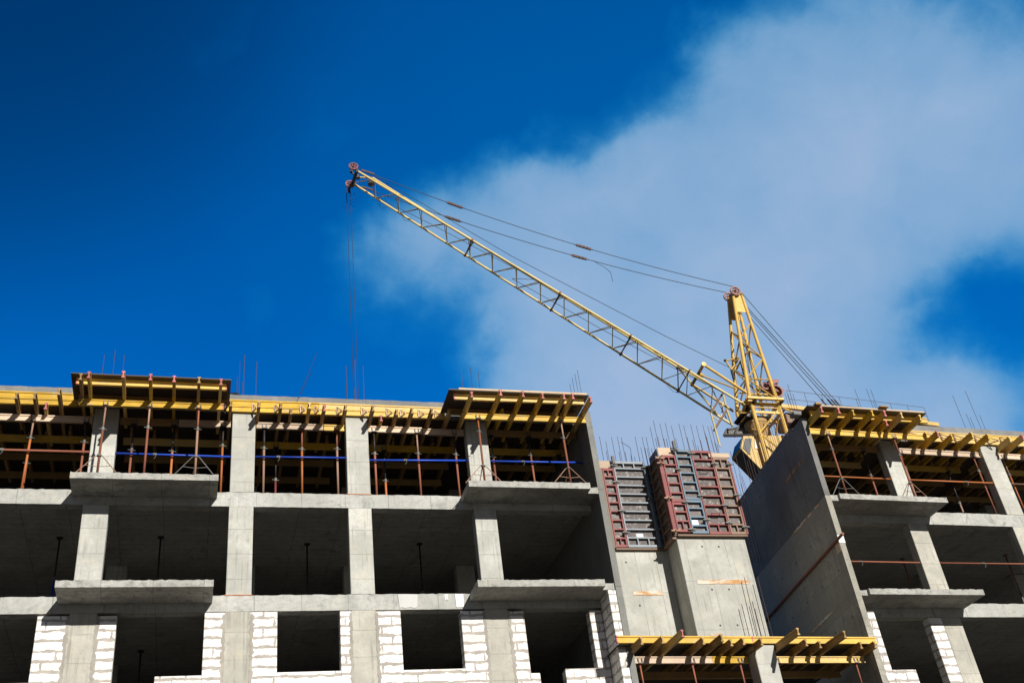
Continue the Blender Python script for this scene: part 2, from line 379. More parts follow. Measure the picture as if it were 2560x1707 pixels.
# white render spilled down a slab edge, and rust at a column foot
m = MB()
def spill(m, x0, x1, z0, z1, lo):
    n = 9; vs = [(x0 + (x1 - x0) * i / n, -.012, z1) for i in range(n + 1)] + [(x0 + (x1 - x0) * (.06 + .88 * i / n), -.012, z0 + random.uniform(0, lo)) for i in range(n, -1, -1)]
    k = len(vs); m.poly(vs + [(x, .0, z) for x, y, z in vs], [tuple(range(k))] + [(i, k + i, k + (i + 1) % k, (i + 1) % k) for i in range(k)])
for a in ((5.24, 5.78, 11.42, 11.815, .03), (6.52, 6.62, 11.62, 11.81, .05), (6.82, 7.05, 11.42, 11.81, .05)):
    m = MB(); spill(m, *a); m.build('plaster_spill', 'white', lw)
for c, z in ((.74, 11.832), (3.98, 14.832)):
    MB().box(c - .03, c + .67, -.008, .0, z - .012, z + .010).build('rust_stain', 'orange', lw)

# ------------------------------------------------------------------ right wing
rw = thing('unfinished_building', R, (2, 0, -H), 'right wing of grey concrete frame behind a tall dark fin wall', 'building')
RL = [(2.0, 1.55), (5.2, 4.75), (8.42, 7.97), (11.64, 11.19), (14.865, 14.41)]
for top, bot in RL: slab(rw, -.948, 15, top, bot)
for z0, z1 in ((-H, 1.55), (2.0, 4.75), (5.2, 7.97), (8.42, 11.19), (11.64, 14.41), (14.865, 17.59)):
    for c in (2.44, 6.64, 10.8):
        MB().bbox(c, c + .71, 0, .33, z0, z1, .012).build('column', 'column' if z0 > 14 else 'old_column', rw)
    if z0 > 8:
        for c in (1.8, 6.0, 10.0): MB().bbox(c, c + .6, 4.3, 4.7, z0, z1 + .23 if z1 < 17 else 17.59, .012).build('column', 'column', rw)
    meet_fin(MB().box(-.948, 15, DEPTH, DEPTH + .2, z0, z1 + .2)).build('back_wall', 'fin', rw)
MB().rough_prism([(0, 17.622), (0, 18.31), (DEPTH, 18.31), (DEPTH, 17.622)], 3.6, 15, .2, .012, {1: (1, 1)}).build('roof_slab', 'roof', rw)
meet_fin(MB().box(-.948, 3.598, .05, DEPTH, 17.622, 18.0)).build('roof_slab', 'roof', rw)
for z0, z1, mt, lb in ((-H, 11.55, 'fin_old', None), (11.552, 14.79, 'fin_old', None), (14.792, 17.66, 'fin_new', 'darker top lift of the tall fin wall')):
    askew(MB().rough_prism([(-1.0, z0), (-1.0, z1), (DEPTH + .3, z1), (DEPTH + .3, z0)], -1.145, -.95, .065, .01, {})).build('fin_wall', mt, rw, label=lb)
balcony(rw, -.62, 3.43, -1.03, 14.675, 14.865); balcony(rw, -.69, 3.43, -1.09, 11.46, 11.645)
MB().rough_prism([(-.93, 14.65), (-.93, 14.85), (0, 14.85), (0, 14.65)], -.948, -.622, .1, .02, {1: (1, 1)}).build('slab_stub', 'balcony', rw)
MB().rough_prism([(-.99, 11.46), (-.99, 11.63), (0, 11.63), (0, 11.46)], -.948, -.692, .1, .02, {1: (1, 1)}).build('slab_stub', 'balcony', rw)
MB().bbox(-.947, -.70, -1.0, -.75, 8.0, 10.95, .012).build('block_wall', 'block', rw)
MB().bbox(-.698, .10, -1.0, -.75, 8.0, 9.20, .012).build('sill_wall', 'block', rw)
MB().bbox(1.96, 2.438, -.004, .32, 8.43, 11.18, .012).build('block_wall', 'block', rw)
for z, d0, d1, w in ((14.75, -.5, 1.6, .07), (11.6, .6, 2.4, .06), (16.45, -.35, 1.1, .10)):   # rusty strips cast into the side of the fin
    m = MB(); n = 14
    for i in range(n):
        if random.random() < .8:
            a = d0 + (d1 - d0) * i / n; b = d0 + (d1 - d0) * (i + 1) / n
            m.box(-1.158, -1.146, a, b, z - w * random.uniform(.3, .8), z + w * random.uniform(.3, .8))
    askew(m).build('rust_stain', 'rust_slot' if z < 16 else 'brown_timber', rw)
MB().box(-1.16, -.94, -1.012, -1.0, 13.15, 13.42).build('plaster_patch', 'white', rw)
askew(MB().box(-1.158, -1.146, -.98, -.7, 12.9, 13.2)).build('plaster_patch', 'grey_timber', rw)

for z in (17.0, 15.7, 13.9, 12.5, 11.0):
    for d in (-.45, .8, 2.05, 3.3): askew(MB().tube((-1.149, d, z), (-1.10, d, z), .03, 8)).build('tie_hole', 'dark_steel', rw)

# ------------------------------------------------------------------ stair core between the wings
core = thing('concrete_core', W, (15.2, 31.4, -H), 'pale concrete stair core with a stepped front set back between the two wings', 'building core')
YL, YP = 31.25, 30.37
MB().bbox(11.44, 15.098, YL, YL + .25, -H, 18.0, .01).build('wall', 'core', core)
MB().bbox(15.10, 17.57, YP, YP + .25, -H, 17.8, .012).build('wall', 'core', core)
MB().box(15.10, 15.35, YP + .252, YL + 2.5, -H, 17.7).build('wall', 'core', core)
MB().box(17.32, 17.568, YP + .252, YL + 2.5, -H, 17.7).build('wall', 'core', core)
for x0, x1, Y, z in ((13.6, 14.63, YL, 13.31), (15.49, 17.31, YP, 13.30), (15.55, 15.95, YP, 11.55)):
    m = MB(); n = 16; hh = .075 if z > 12 else .03
    for i in range(n):
        a = x0 + (x1 - x0) * i / n; b = x0 + (x1 - x0) * (i + 1) / n
        m.box(a, b, Y - .012, Y - .001, z - hh * random.uniform(.7, 1), z + hh * random.uniform(.8, 1))
    m.build('rust_stain', 'rust_slot', core)
for x, z, Y in [(13.55, 14.4, YL), (13.75, 12.9, YL), (13.9, 11.8, YL), (14.75, 11.8, YL)] + [(x, z, YP) for x in (15.95, 16.55) for z in (14.55, 13.05, 11.85)]:
    MB().tube((x, Y - .004, z), (x, Y + .05, z), .035, 10).build('tie_hole', 'dark_steel', core)

# ------------------------------------------------------------------ formwork panels on the core
def panel(name, x0, x1, Y, zs, mat, label, cuts_top=1, cuts_bot=1, clamps=(), tw=.055, ymat='face_ply', sticker=None, handle=None):
    t = thing(name, W, ((x0 + x1) / 2, Y, zs[-1]), label, 'formwork panel', 'formwork panels on the core')
    z0, z1 = zs[-1], zs[0]; dp = .12
    MB().box(x0 + .01, x1 - .01, Y - .02, Y - .002, z0 + .01, z1 - .01).build('plywood_face', ymat, t)
    m = MB()
    m.bbox(x0 + .003, x0 + tw, Y - dp, Y - .022, z0, z1, .006); m.bbox(x1 - tw, x1 - .003, Y - dp, Y - .022, z0, z1, .006)
    for i, z in enumerate(zs):
        h = .028 if 0 < i < len(zs) - 1 else .05
        za, zb = (z - h, z + h) if 0 < i < len(zs) - 1 else ((z - 2 * h, z - .004) if i == 0 else (z + .004, z + 2 * h))
        m.bbox(x0 + tw - .004, x1 - tw + .004, Y - dp + .008, Y - .024, za, zb, .005)
    for cuts, za, zb in ((cuts_top, zs[1], zs[0]), (cuts_bot, zs[-1], zs[-2])):
        for k in range(1, cuts):
            x = x0 + (x1 - x0) * k / cuts; m.bbox(x - .022, x + .022, Y - dp + .016, Y - .026, za, zb, .004)
    m.build('steel_frame', mat, t)
    for side, z in clamps:
        x = x0 if side == 0 else x1
        m = MB(); m.tube((x, Y - .11, z), (x, Y - .20, z), .018, 8); m.tube((x, Y - .125, z), (x, Y - .15, z), .085, 10, .05)
        m.bar((x - .14, Y - .165, z), (x + .14, Y - .165, z), .03, .04); m.build('wing_nut', 'steel', t)
    if sticker: MB().box(sticker[0], sticker[1], Y - .024, Y - .0205, sticker[2], sticker[3]).build('sticker', 'sticker', t)
    for hx, hz in handle or ():
        MB().path([(hx - .16, Y - .13, hz), (hx - .12, Y - .2, hz - .05), (hx + .12, Y - .2, hz - .05), (hx + .16, Y - .13, hz)], .012).build('handle', mat, t)
    return t
def lin(a, b, n): return [a + (b - a) * i / n for i in range(n + 1)]
P1 = panel('wall_shutter', 12.6, 13.245, YL, lin(17.85, 14.86, 9), 'brown_panel', 'brown framed panel half hidden behind the end wall of the left wing')
P2 = panel('wall_shutter', 13.25, 13.685, YL, lin(17.86, 14.88, 9), 'red_panel', 'narrow red framed panel between the left wing and the wide pale blue panel', 2, 2, clamps=((1, 17.3), (1, 16.2)))
P3 = panel('wall_shutter', 13.69, 14.86, YL, [18.15, 17.86, 17.53, 17.2, 16.87, 16.54, 16.21, 15.88, 15.54, 15.23, 14.88], 'pale_panel', 'wide pale blue panel with nine long cross ribs and a small sticker', 3, 3, clamps=((0, 17.95), (1, 17.9), (1, 16.65), (0, 15.4), (1, 15.5)), sticker=(14.1, 14.34, 15.30, 15.42))
P4 = panel('wall_shutter', 14.865, 15.05, YL, lin(18.0, 14.88, 9), 'blue_panel', 'slim dark blue corner panel in the shaded inner corner of the core', tw=.05)
# the protruding half of the core: its shaded left flank and its front
t = thing('wall_shutter', W, (15.09, 30.8, 14.9), 'shaded brown panel on the left flank of the protruding corner', 'formwork panel', 'formwork panels on the core')
MB().box(15.075, 15.095, YP + .02, YL - .14, 14.9, 18.25).build('plywood_face', 'face_ply', t)
m = MB()
for y in (YP + .02, YL - .22): m.bbox(14.97, 15.073, y, y + .06, 14.9, 17.95, .006)
for z in lin(14.95, 17.9, 9): m.bbox(14.98, 15.073, YP + .078, YL - .218, z - .028, z + .028, .004)
m.build('steel_frame', 'brown_panel', t)
t = thing('corner_profile', W, (15.06, YP - .05, 14.95), 'bright red corner post on the edge of the protruding formwork', 'formwork corner')
for z0, z1 in ((16.25, 17.85), (15.05, 16.18)): MB().bbox(14.985, 15.135, YP - .13, YP + .0, z0, z1, .012).build('post', 'red_panel', t)
for z in (17.75, 17.55, 16.22, 15.02):
    m = MB(); m.tube((15.03, YP - .13, z), (15.03, YP - .28, z), .02, 8); m.bar((14.88, YP - .2, z), (15.2, YP - .2, z), .035, .05); m.tube((15.03, YP - .15, z), (15.03, YP - .18, z), .09, 10, .06)
    m.build('wing_nut', 'rust_pale', t)
panel('wall_shutter', 15.15, 15.66, YP, [17.93, 17.55, 17.19, 16.83, 16.47, 16.13], 'red_panel', 'upper narrow red panel beside the red corner post', 2, 1, clamps=((1, 17.35),))
panel('wall_shutter', 15.15, 15.66, YP, [16.12, 15.76, 15.42, 15.02], 'red_panel', 'lower narrow red panel beside the red corner post', 1, 2, clamps=((1, 16.1), (1, 15.1)))
panel('wall_shutter', 15.67, 16.27, YP, [18.17, 17.87, 17.55, 17.24, 16.88, 16.55, 16.22], 'blue_panel', 'upper blue panel between the red panels of the protruding core', 1, 1, clamps=((0, 18.12), (1, 18.0), (1, 16.35)), tw=.06)
panel('wall_shutter', 15.67, 16.27, YP, [16.215, 15.9, 15.58, 15.26, 14.97], 'blue_panel', 'lower blue panel between the red panels of the protruding core', 1, 1, clamps=((1, 15.45),), tw=.06, sticker=(15.78, 16.0, 15.33, 15.5))
panel('wall_shutter', 16.28, 17.06, YP, [18.15, 17.79, 17.45, 17.09, 16.73, 16.38, 16.02, 15.67, 15.31, 14.95], 'red_panel', 'widest red panel with handles on the protruding core front', 2, 2, clamps=((1, 17.6),), handle=((16.67, 17.4), (16.67, 15.72)))
panel('wall_shutter', 17.065, 17.63, YP, [17.89, 17.46, 17.09, 16.74, 16.38, 16.01, 15.66, 15.31, 14.95], 'brown_panel', 'rusty brown panel at the right end of the protruding core', 2, 2, clamps=((1, 17.6), (0, 16.0), (0, 15.35), (1, 16.4), (1, 15.2)))
MB().bbox(17.635, 17.70, YP - .13, YP + .2, 14.95, 17.75, .01).build('corner_profile', 'red_panel', None, W, 'red edge post closing the right end of the protruding formwork', 'formwork corner')
m = MB()
m.bbox(15.10, 15.70, YP - .03, YP - .006, 17.94, 18.27, .006)
m.build('timber_board', 'grey_timber', None, W, 'pale board standing on top of the narrow red panel', 'board')
MB().bbox(16.95, 17.75, YP - .10, YP - .05, 17.90, 18.07, .006).build('timber_board', 'grey_timber', None, W, 'weathered board topping the rusty brown panel', 'board')
MB().bbox(12.9, 13.68, YL - .06, YL - .03, 17.88, 18.18, .006).build('timber_board', 'grey_timber', None, W, 'weathered board above the narrow red panel by the left wing', 'board')
for x, Y, z, lb in ((13.7, YL, 18.2, 'grey upright stub between board and pale blue panel'), (15.68, YP, 18.35, 'grey upright stub at the head of the upper blue panel')):
    MB().bbox(x - .05, x + .05, Y - .22, Y - .13, z - .22, z + .1, .01).build('formwork_bracket', 'steel', None, W, lb, 'bracket')
MB().bbox(14.95, 15.098, YP - .02, YL - .101, 14.80, 14.895, .01).build('ledger_beam', 'brown_panel', None, W, 'rusty ledger along the shaded left flank of the protruding corner', 'ledger beam')
MB().bbox(13.25, 15.03, YL - .1, YL + .0, 14.80, 14.872, .01).build('ledger_beam', 'brown_panel', None, W, 'rusty ledger under the pale blue and narrow red panels', 'ledger beam')
MB().bbox(15.12, 17.66, YP - .12, YP + .0, 14.868, 14.94, .01).build('ledger_beam', 'brown_panel', None, W, 'rusty ledger under the protruding formwork panels', 'ledger beam')

# ------------------------------------------------------------------ formwork beams
PROF = [(-.04, 0), (.04, 0), (.04, .04), (.016, .05), (.016, .15), (.04, .16), (.04, .2), (-.04, .2), (-.04, .16), (-.016, .15), (-.016, .05), (-.04, .04)]
def beam_y(fr, s, d0, d1, z, mat, label, group, cap=True, h=.2, par=None):
    k = h / .2
    m = MB(); m.prism([(a, b * k) for a, b in PROF], d0, d1, lambda t, a, b: (s + a, t, z + b))
    o = m.build('timber_joist', mat, par, fr, label, 'timber beam', group)
    if cap:
        c = MB(); c.prism([(a * 1.05, .1 * k + (b - .1) * k * 1.02) for a, b in PROF], d0 - .004, d0 + .035, lambda t, a, b: (s + a, t, z + b)); c.build('end_cap', 'pink', o)
    return o
def beam_x(fr, s0, s1, d, z, mat, label, group=None, caps=(0, 0), name='timber_beam', h=.2, tilt=0.):
    k = h / .2
    m = MB(); m.prism([(a, b * k) for a, b in PROF], s0, s1, lambda t, a, b: (t, d + a, z + b + tilt * (t - s0)))
    o = m.build(name, mat, None, fr, label, 'timber beam', group)
    for e, on in zip((s0, s1), caps):
        if on:
            c = MB(); sg = -1 if e == s0 else 1
            c.prism([(a * 1.05, .1 * k + (b - .1) * k * 1.02) for a, b in PROF], e + sg * .004, e - sg * .035, lambda t, a, b: (t, d + a, z + b + tilt * (e - s0))); c.build('end_cap', 'pink', o)
    return o
def joists(fr, lst, z, place, group, h=.2):
    for i, (s, d, mat, cap, ln) in enumerate(lst):
        beam_y(fr, s, d, d + ln, z, mat, f'{"yellow" if mat == "yellow" else "brown"} joist end, {ORD[i]} from the left {place}', group, cap, h)
Y_, B_ = 'yellow', 'brown_timber'
JZ, PZ = 17.18, 16.98
joists(L, [(-4.94, -.68, B_, 0, 2.4), (-4.48, -.70, B_, 0, 2.4), (-4.24, -.20, Y_, 1, 2.0), (-3.85, -.95, B_, 0, 2.4)], JZ, 'under the roof edge at the far left', 'joists under the left wing roof edge')
joists(L, [(-3.26, -1.72, B_, 0, 2.5), (-3.05, -1.82, Y_, 1, 2.6), (-2.18, -1.92, Y_, 1, 2.6), (-1.49, -1.84, Y_, 1, 2.6), (-.88, -1.80, Y_, 1, 2.6), (-.23, -1.80, B_, 0, 2.6), (.35, -1.75, Y_, 1, 2.6)], JZ, 'under the leftmost raised deck', 'joists under the raised decks')
joists(L, [(.66, -.69, B_, 0, 2.4), (1.44, -.70, B_, 0, 2.4), (2.05, -.68, B_, 0, 2.4), (2.36, -.39, B_, 0, 2.2), (2.86, -.72, Y_, 0, 2.4), (3.29, -.62, B_, 1, 2.4), (3.90, -.70, B_, 0, 2.4)], JZ, 'left of the crane hook column', 'joists under the left wing roof edge')
joists(L, [(4.69, -.72, B_, 0, 2.4), (5.01, -.18, Y_, 1, 2.0), (5.42, -.55, B_, 0, 2.4), (5.86, -.67, B_, 0, 2.4), (6.45, -.68, B_, 0, 2.4), (6.99, -.62, B_, 0, 2.4)], JZ, 'right of the crane hook column', 'joists under the left wing roof edge')
joists(L, [(7.45, -1.64, Y_, 1, 2.5), (8.28, -1.81, Y_, 1, 2.6), (8.60, -.80, Y_, 0, 1.8), (8.97, -1.79, Y_, 1, 2.6), (9.59, -1.74, Y_, 1, 2.6), (10.25, -1.76, Y_, 1, 2.6), (10.52, -1.79, Y_, 1, 2.6), (11.13, -1.65, Y_, 1, 2.5)], JZ, 'under the middle raised deck beside the end wall', 'joists under the raised decks')
RJ, RP = 17.385, 17.175
joists(R, [(-.86, -1.80, Y_, 1, 2.6), (-.22, -1.80, Y_, 1, 2.6), (.37, -1.74, Y_, 0, 2.6), (1.07, -1.78, Y_, 0, 2.6), (1.53, -1.81, Y_, 1, 2.6), (1.95, -1.25, Y_, 1, 2.1), (2.22, -1.76, Y_, 0, 2.6), (2.99, -1.70, Y_, 0, 2.6)], RJ, 'under the raised deck of the right wing', 'joists under the raised decks', .215)
joists(R, [(3.95, -.66, Y_, 0, 2.4), (4.32, -.77, Y_, 1, 2.4), (5.02, -.62, Y_, 0, 2.4), (5.71, -.83, Y_, 0, 2.4), (6.42, -.79, Y_, 0, 2.4), (7.42, -.69, Y_, 0, 2.4), (7.85, -.85, Y_, 1, 2.4), (8.6, -.7, Y_, 0, 2.4)], RJ, 'under the right wing roof edge', 'joists under the right wing roof edge', .215)
# deeper joists and primaries seen in the dark of the top storeys
def inner(fr, s0, s1, zj, zp, place, hj=.2):
    i = 0; s = s0 + .25
    while s < s1:
        beam_y(fr, s, .95 + (i % 2) * .1, 4.0, zj, 'brown_timber', f'shaded brown joist {place}', f'inner joists {place}', False, hj); s += .62; i += 1
    for d, nm in ((1.24, 'second'), (2.25, 'third'), (3.35, 'fourth')):
        beam_x(fr, s0 + .03, s1 - .03, d, zp, 'brown_timber' if d > 2 else 'yellow', f'timber beam under the joists, {nm} row back {place}', 'inner beams of the top storey')
for a, b, pl in ((-8.9, -3.05, 'at the far left of the top storey'), (-2.28, .68, 'behind the leftmost raised deck'), (1.45, 3.92, 'in the bay left of the crane hook column'), (4.7, 7.55, 'in the bay right of the crane hook column'), (8.3, 11.15, 'behind the middle raised deck')):
    inner(L, a, b, JZ, PZ, pl)
for a, b, pl in ((-.38, 2.4, 'behind the right wing raised deck'), (3.2, 6.6, 'in the second bay of the right wing'), (7.4, 10.7, 'in the third bay of the right wing')):
    inner(R, a, b, RJ, RP, pl, .215)
# primary beams on the front row of props
PG = 'front beams on the props'
beam_x(L, -8.9, -4.62, .15, PZ, 'grey_timber', 'weathered beam at the far left over the orange props', PG)
beam_x(L, -4.60, -3.03, .15, PZ, 'grey_timber', 'weathered beam left of the leftmost column, next to the far left beam', PG)
beam_x(L, -2.30, -.75, .15, PZ, 'brown_timber', 'shaded beam right of the leftmost column', PG)
beam_x(L, -.73, .70, .15, PZ, 'grey_timber', 'weathered beam left of the tall pale column under the first deck end', PG)
beam_x(L, 1.42, 3.34, .15, PZ, 'grey_timber', 'pale pinkish beam in the bay left of the crane hook column', PG)
beam_x(L, 3.36, 3.95, .15, PZ - .005, 'yellow', 'short yellow beam just left of the crane hook column', PG)
beam_x(L, 4.66, 6.28, .15, PZ, 'grey_timber', 'pale pinkish beam just right of the crane hook column', PG)
beam_x(L, 6.30, 7.58, .15, PZ - .03, 'grey_timber', 'weathered beam running into the middle raised deck', PG)
beam_x(L, 8.30, 11.18, .15, PZ, 'brown_timber', 'shaded beam behind the props of the middle raised deck', PG)
beam_x(R, -.92, 2.40, .15, RP, 'brown_timber', 'shaded beam behind the props of the right wing raised deck', PG, h=.21)
beam_x(R, 3.2, 6.60, .15, RP, 'grey_timber', 'pale beam between the two pale columns of the right wing', PG, h=.21)
beam_x(R, 7.4, 10.7, .15, RP, 'grey_timber', 'pale beam at the right edge of the right wing', PG, h=.21)
DG = 'beams of the raised decks'
beam_x(L, -3.34, .47, -.77, PZ, 'yellow', 'yellow beam on the props under the leftmost raised deck', DG, (0, 1))
beam_x(L, 7.33, 11.2, -.77, PZ, 'yellow', 'yellow beam on the props under the middle raised deck', DG)
beam_x(R, -.92, 3.62, -.78, RP, 'yellow', 'yellow beam on the props under the right wing raised deck', DG, h=.21)
beam_x(L, -3.42, .52, -1.18, 17.38, 'yellow', 'yellow edge beam at the front of the leftmost raised deck', DG, (1, 1))
beam_x(L, 7.02, 11.08, -1.18, 17.38, 'yellow', 'yellow edge beam at the front of the middle raised deck', DG, (1, 0))
beam_x(R, -.90, 3.66, -1.2, 17.60, 'yellow', 'yellow edge beam at the front of the right wing raised deck', DG)
beam_x(L, -3.42, .52, -.35, 17.38, 'brown_timber', 'shaded inner beam of the leftmost raised deck', DG)
beam_x(L, 7.02, 11.08, -.35, 17.38, 'brown_timber', 'shaded inner beam of the middle raised deck', DG)
beam_x(R, -.90, 3.4, -.35, 17.60, 'brown_timber', 'shaded inner beam of the right wing raised deck', DG)
# side forms along the roof edges: two beams stacked
EG = 'side forms along the roof edge'
for fr, segs, z in ((L, ((-9, -3.45, 'at the far left'), (.56, 3.2, 'above the bay left of the crane hook column'), (3.205, 6.98, 'above the bay right of the crane hook column')), 17.40),
                    (R, ((3.66, 7.0, 'of the right wing next to its raised deck'), (7.005, 12, 'of the right wing at the right edge')), 17.62)):
    for a, b, pl in segs:
        beam_x(fr, a, b, -.045, z, 'yellow', f'lower yellow edge form beam {pl}', EG, name='edge_form_beam')
        beam_x(fr, a, b, -.045, z + .203, 'yellow', f'upper yellow edge form beam {pl}', EG, name='edge_form_beam')
# brackets that hold the side forms
def brackets(fr, ss, z0, z1, d0, place, diag=False):
    for i, s in enumerate(ss):
        w_ = .24 if diag else random.uniform(.09, .15); m = MB(); m.bar((s, -.1, z0), (s, -.1, z1 - random.uniform(0, .06)), .035, .03, (0, 1, 0))
        m.bar((s + .01, -.1, z1 - .07), (s + w_, d0, z0 + .03), .035, .025); m.bar((s, -.1, z0 + .015), (s + w_, d0, z0 + .015), .04, .03)
        m.build('form_bracket', 'grey_timber' if not diag else 'brown_panel', None, fr, f'{ORD[i]} small strut from the left on the edge form {place}', 'bracket', 'struts of the roof edge forms')
brackets(L, (1.30, 1.93, 2.66, 3.08, 3.72), 17.385, 17.72, -.3, 'left of the crane hook column')
brackets(L, (4.45, 5.2, 5.62, 6.17, 6.68), 17.385, 17.72, -.3, 'right of the crane hook column')
brackets(R, (3.75, 4.42, 5.05, 5.6, 6.5, 7.0, 7.6), 17.605, 17.98, -.35, 'on the right wing', True)
# plywood decks
def deck(fr, s0, s1, d0, d1, z, label, edge=None, t=.03, edges=(0, 1)):
    th = thing('plywood_deck', fr, ((s0 + s1) / 2, (d0 + d1) / 2, z), label, 'plywood deck', 'plywood decks')
    m = MB().box(s0, s1, d0, d1, z, z + t); (meet_fin(m) if fr is R and d1 > 5 else m).build('plywood_sheet', 'ply', th)
    if edge:
        MB().bbox(s0 + .3, s1 - .05, d0 + .01, d0 + .05, z + t + .002, z + t + edge, .004).build('edge_board', 'ply_edge', th)
    return th
deck(L, -3.56, .63, -1.40, -.10, 17.582, 'dark plywood sheet on the leftmost raised deck')
deck(L, 6.84, 11.2, -1.40, -.10, 17.582, 'dark plywood sheet on the middle raised deck', .06)
deck(R, -1.12, 3.48, -1.50, -.10, 17.802, 'dark plywood sheet on the right wing raised deck', .05)
deck(L, S0, 11.2, .01, 7.9, 17.381, 'dark plywood ceiling sheet under the left wing roof', t=.02)
deck(R, -.93, 14.9, .01, 7.9, 17.601, 'dark plywood ceiling sheet under the right wing roof', t=.02)
MB().bbox(-.85, -.62, -1.6, -1.3, 17.835, 17.90, .005).build('timber_board', 'brown_timber', None, R, 'short dark offcut at the left corner of the right wing deck', 'board')
MB().bbox(1.62, 1.95, -1.62, -1.3, 17.89, 17.93, .005).build('timber_board', 'brown_timber', None, R, 'dark offcut lying over the middle of the right wing deck edge', 'board')
pq = R.m.inverted() @ (onZ((1993, 1032), 17.75) - Vector((20, 28.2, 0)))
MB().bbox(pq.x - .16, pq.x + .14, pq.y - .04, pq.y + .25, 17.665, 17.80, .02).build('concrete_offcut', 'roof', None, R, 'grey concrete lump on the top corner of the fin wall', 'concrete block')
MB().bbox(1.9, 3.2, -1.42, -1.38, 17.835, 17.875, .004).build('timber_board', 'ply_edge', None, R, 'yellowish board lying at the right end of the right wing deck', 'board')

# ------------------------------------------------------------------ steel props
def prop(fr, s, d, z0, z1, mat, label, split=.62, inner='dark_steel', lean=(0, 0), tripod=None, group='steel props', r=.032):
    t = thing('steel_prop', fr, (s, d, z0), label, 'prop', group)
    def at(f): return (s + lean[0] * (1 - f), d + lean[1] * (1 - f), z0 + (z1 - z0) * f)
    m = MB(); m.tube(at(.004), at(split), r, 10); m.box(at(0)[0] - .07, at(0)[0] + .07, at(0)[1] - .07, at(0)[1] + .07, z0, z0 + .008); m.build('outer_tube', mat, t, smooth=True)
    m = MB(); m.tube(at(split), at(.985), r * .78, 8); m.box(s - .08, s + .08, d - .08, d + .08, z1 - .012, z1); m.build('inner_tube', inner, t, smooth=True)
    m = MB(); m.tube(at(split - .015), at(split + .03), r * 1.35, 10); p = Vector(at(split + .005)); m.tube(p + Vector((-.1, -.02, 0)), p + Vector((.1, .02, 0)), .011, 6); m.build('collar', 'steel', t)
    m = MB()
    m.box(s - .075, s + .075, d - .08, d - .062, z1 - .012, z1 + .02)          # fork head round the beam
    for e in (-.055, .055): m.box(s + e - .012, s + e + .012, d - .078, d - .064, z1 + .01, z1 + .15)
    m.build('fork_head', 'steel', t)
    return t
def tripod(fr, s, d, z, h, mat, label):
    t = thing('prop_tripod', fr, (s, d, z), label, 'tripod', 'tripods holding the deck props')
    legs = [(-.58, -.05), (.55, -.02), (-.08, .5)]
    MB().ring((s, d, z + h), (0, 0, 1), .06, .02, .05, 12).build('clamp', 'steel', t)
    mid = []
    for a, b in legs:
        k = Vector((s + a * .12, d + b * .12, z + h)); e = Vector((s + a, d + b, z + .005))
        MB().path([k, k.lerp(e, .08) + Vector((0, 0, .01)), e], .013, 6).build('leg', mat, t); mid.append(k.lerp(e, .5))
    MB().path([mid[0], Vector((s, d, z + h * .46)), mid[1]], .009, 6).build('brace', mat, t)
    return t
BZ = 14.815
prop(L, -2.64, -.77, BZ, PZ, 'rust', 'rusty prop with tripod in front of the leftmost column', .66, 'rust_pale', lean=(-.02, 0))
prop(L, -1.50, -.77, BZ, PZ, 'rust', 'rusty prop standing in the middle of the upper left balcony', .70, 'rust_pale')
prop(L, -.20, -.77, BZ, PZ, 'rust_pale', 'greyish prop with steel tripod at the right of the upper left balcony', .70, 'rust')
tripod(L, -2.66, -.77, BZ, .62, 'rust_pale', 'thin rusty tripod round the prop before the leftmost column')
tripod(L, -.20, -.77, BZ, .66, 'steel', 'grey steel tripod at the right of the upper left balcony')
FZ = 14.83
prop(L, -5.60, .17, FZ, PZ, 'orange', 'orange prop cut by the left edge of the picture', .75)
prop(L, -4.55, .17, FZ, PZ, 'orange', 'bright orange prop with steel collar left of the leftmost column', .76, 'rust_pale', lean=(-.03, 0))
prop(L, -4.70, 1.05, FZ, 17.0, 'orange', 'shorter orange prop set back at the far left', .62)
prop(L, -3.18, .17, FZ, PZ, 'rust', 'reddish prop just left of the leftmost column', .72)
prop(L, -1.93, .17, FZ, PZ, 'rust', 'dull red prop behind the upper left balcony near the leftmost column', .62)
prop(L, -.85, .17, FZ, PZ, 'orange', 'orange prop behind the upper left balcony', .62, lean=(0, 0))
prop(L, .50, .17, FZ, PZ, 'orange', 'orange prop left of the tall pale column beside the balcony end', .72)
prop(L, 1.65, .17, FZ, PZ, 'rust_pale', 'pale scraped prop right of the tall pale column', .70, 'dark_steel')
prop(L, 2.06, 1.24, FZ, PZ, 'red_panel', 'short red prop set back behind the blue rail', .5)
prop(L, 2.72, .17, FZ, PZ, 'orange', 'orange prop in the middle of the bay left of the crane hook column', .70, 'rust')
prop(L, 3.73, .17, FZ, PZ, 'rust_pale', 'pinkish prop just left of the crane hook column', .72, 'rust')
prop(L, 4.83, .17, FZ, PZ, 'rust', 'brown red prop just right of the crane hook column', .66)
prop(L, 5.30, 1.24, FZ, PZ, 'orange', 'orange prop set back right of the crane hook column', .52)
prop(L, 6.12, .17, FZ, PZ, 'rust', 'brown prop in the middle of the bay right of the crane hook column', .68, 'rust_pale')
prop(L, 7.27, .17, FZ, PZ, 'rust', 'brown prop just left of the column under the middle raised deck', .68)
prop(L, 7.80, -.77, BZ - .01, PZ, 'rust', 'rusty prop with tripod at the left of the middle raised deck', .80, 'orange')
prop(L, 10.40, -.77, BZ - .01, PZ, 'rust', 'rusty prop with tripod at the right of the middle raised deck', .74, 'rust_pale')
tripod(L, 7.80, -.77, BZ - .01, .60, 'rust_pale', 'rusty tripod at the left of the middle raised deck')
tripod(L, 10.40, -.77, BZ - .01, .58, 'rust_pale', 'rusty tripod at the right of the middle raised deck')
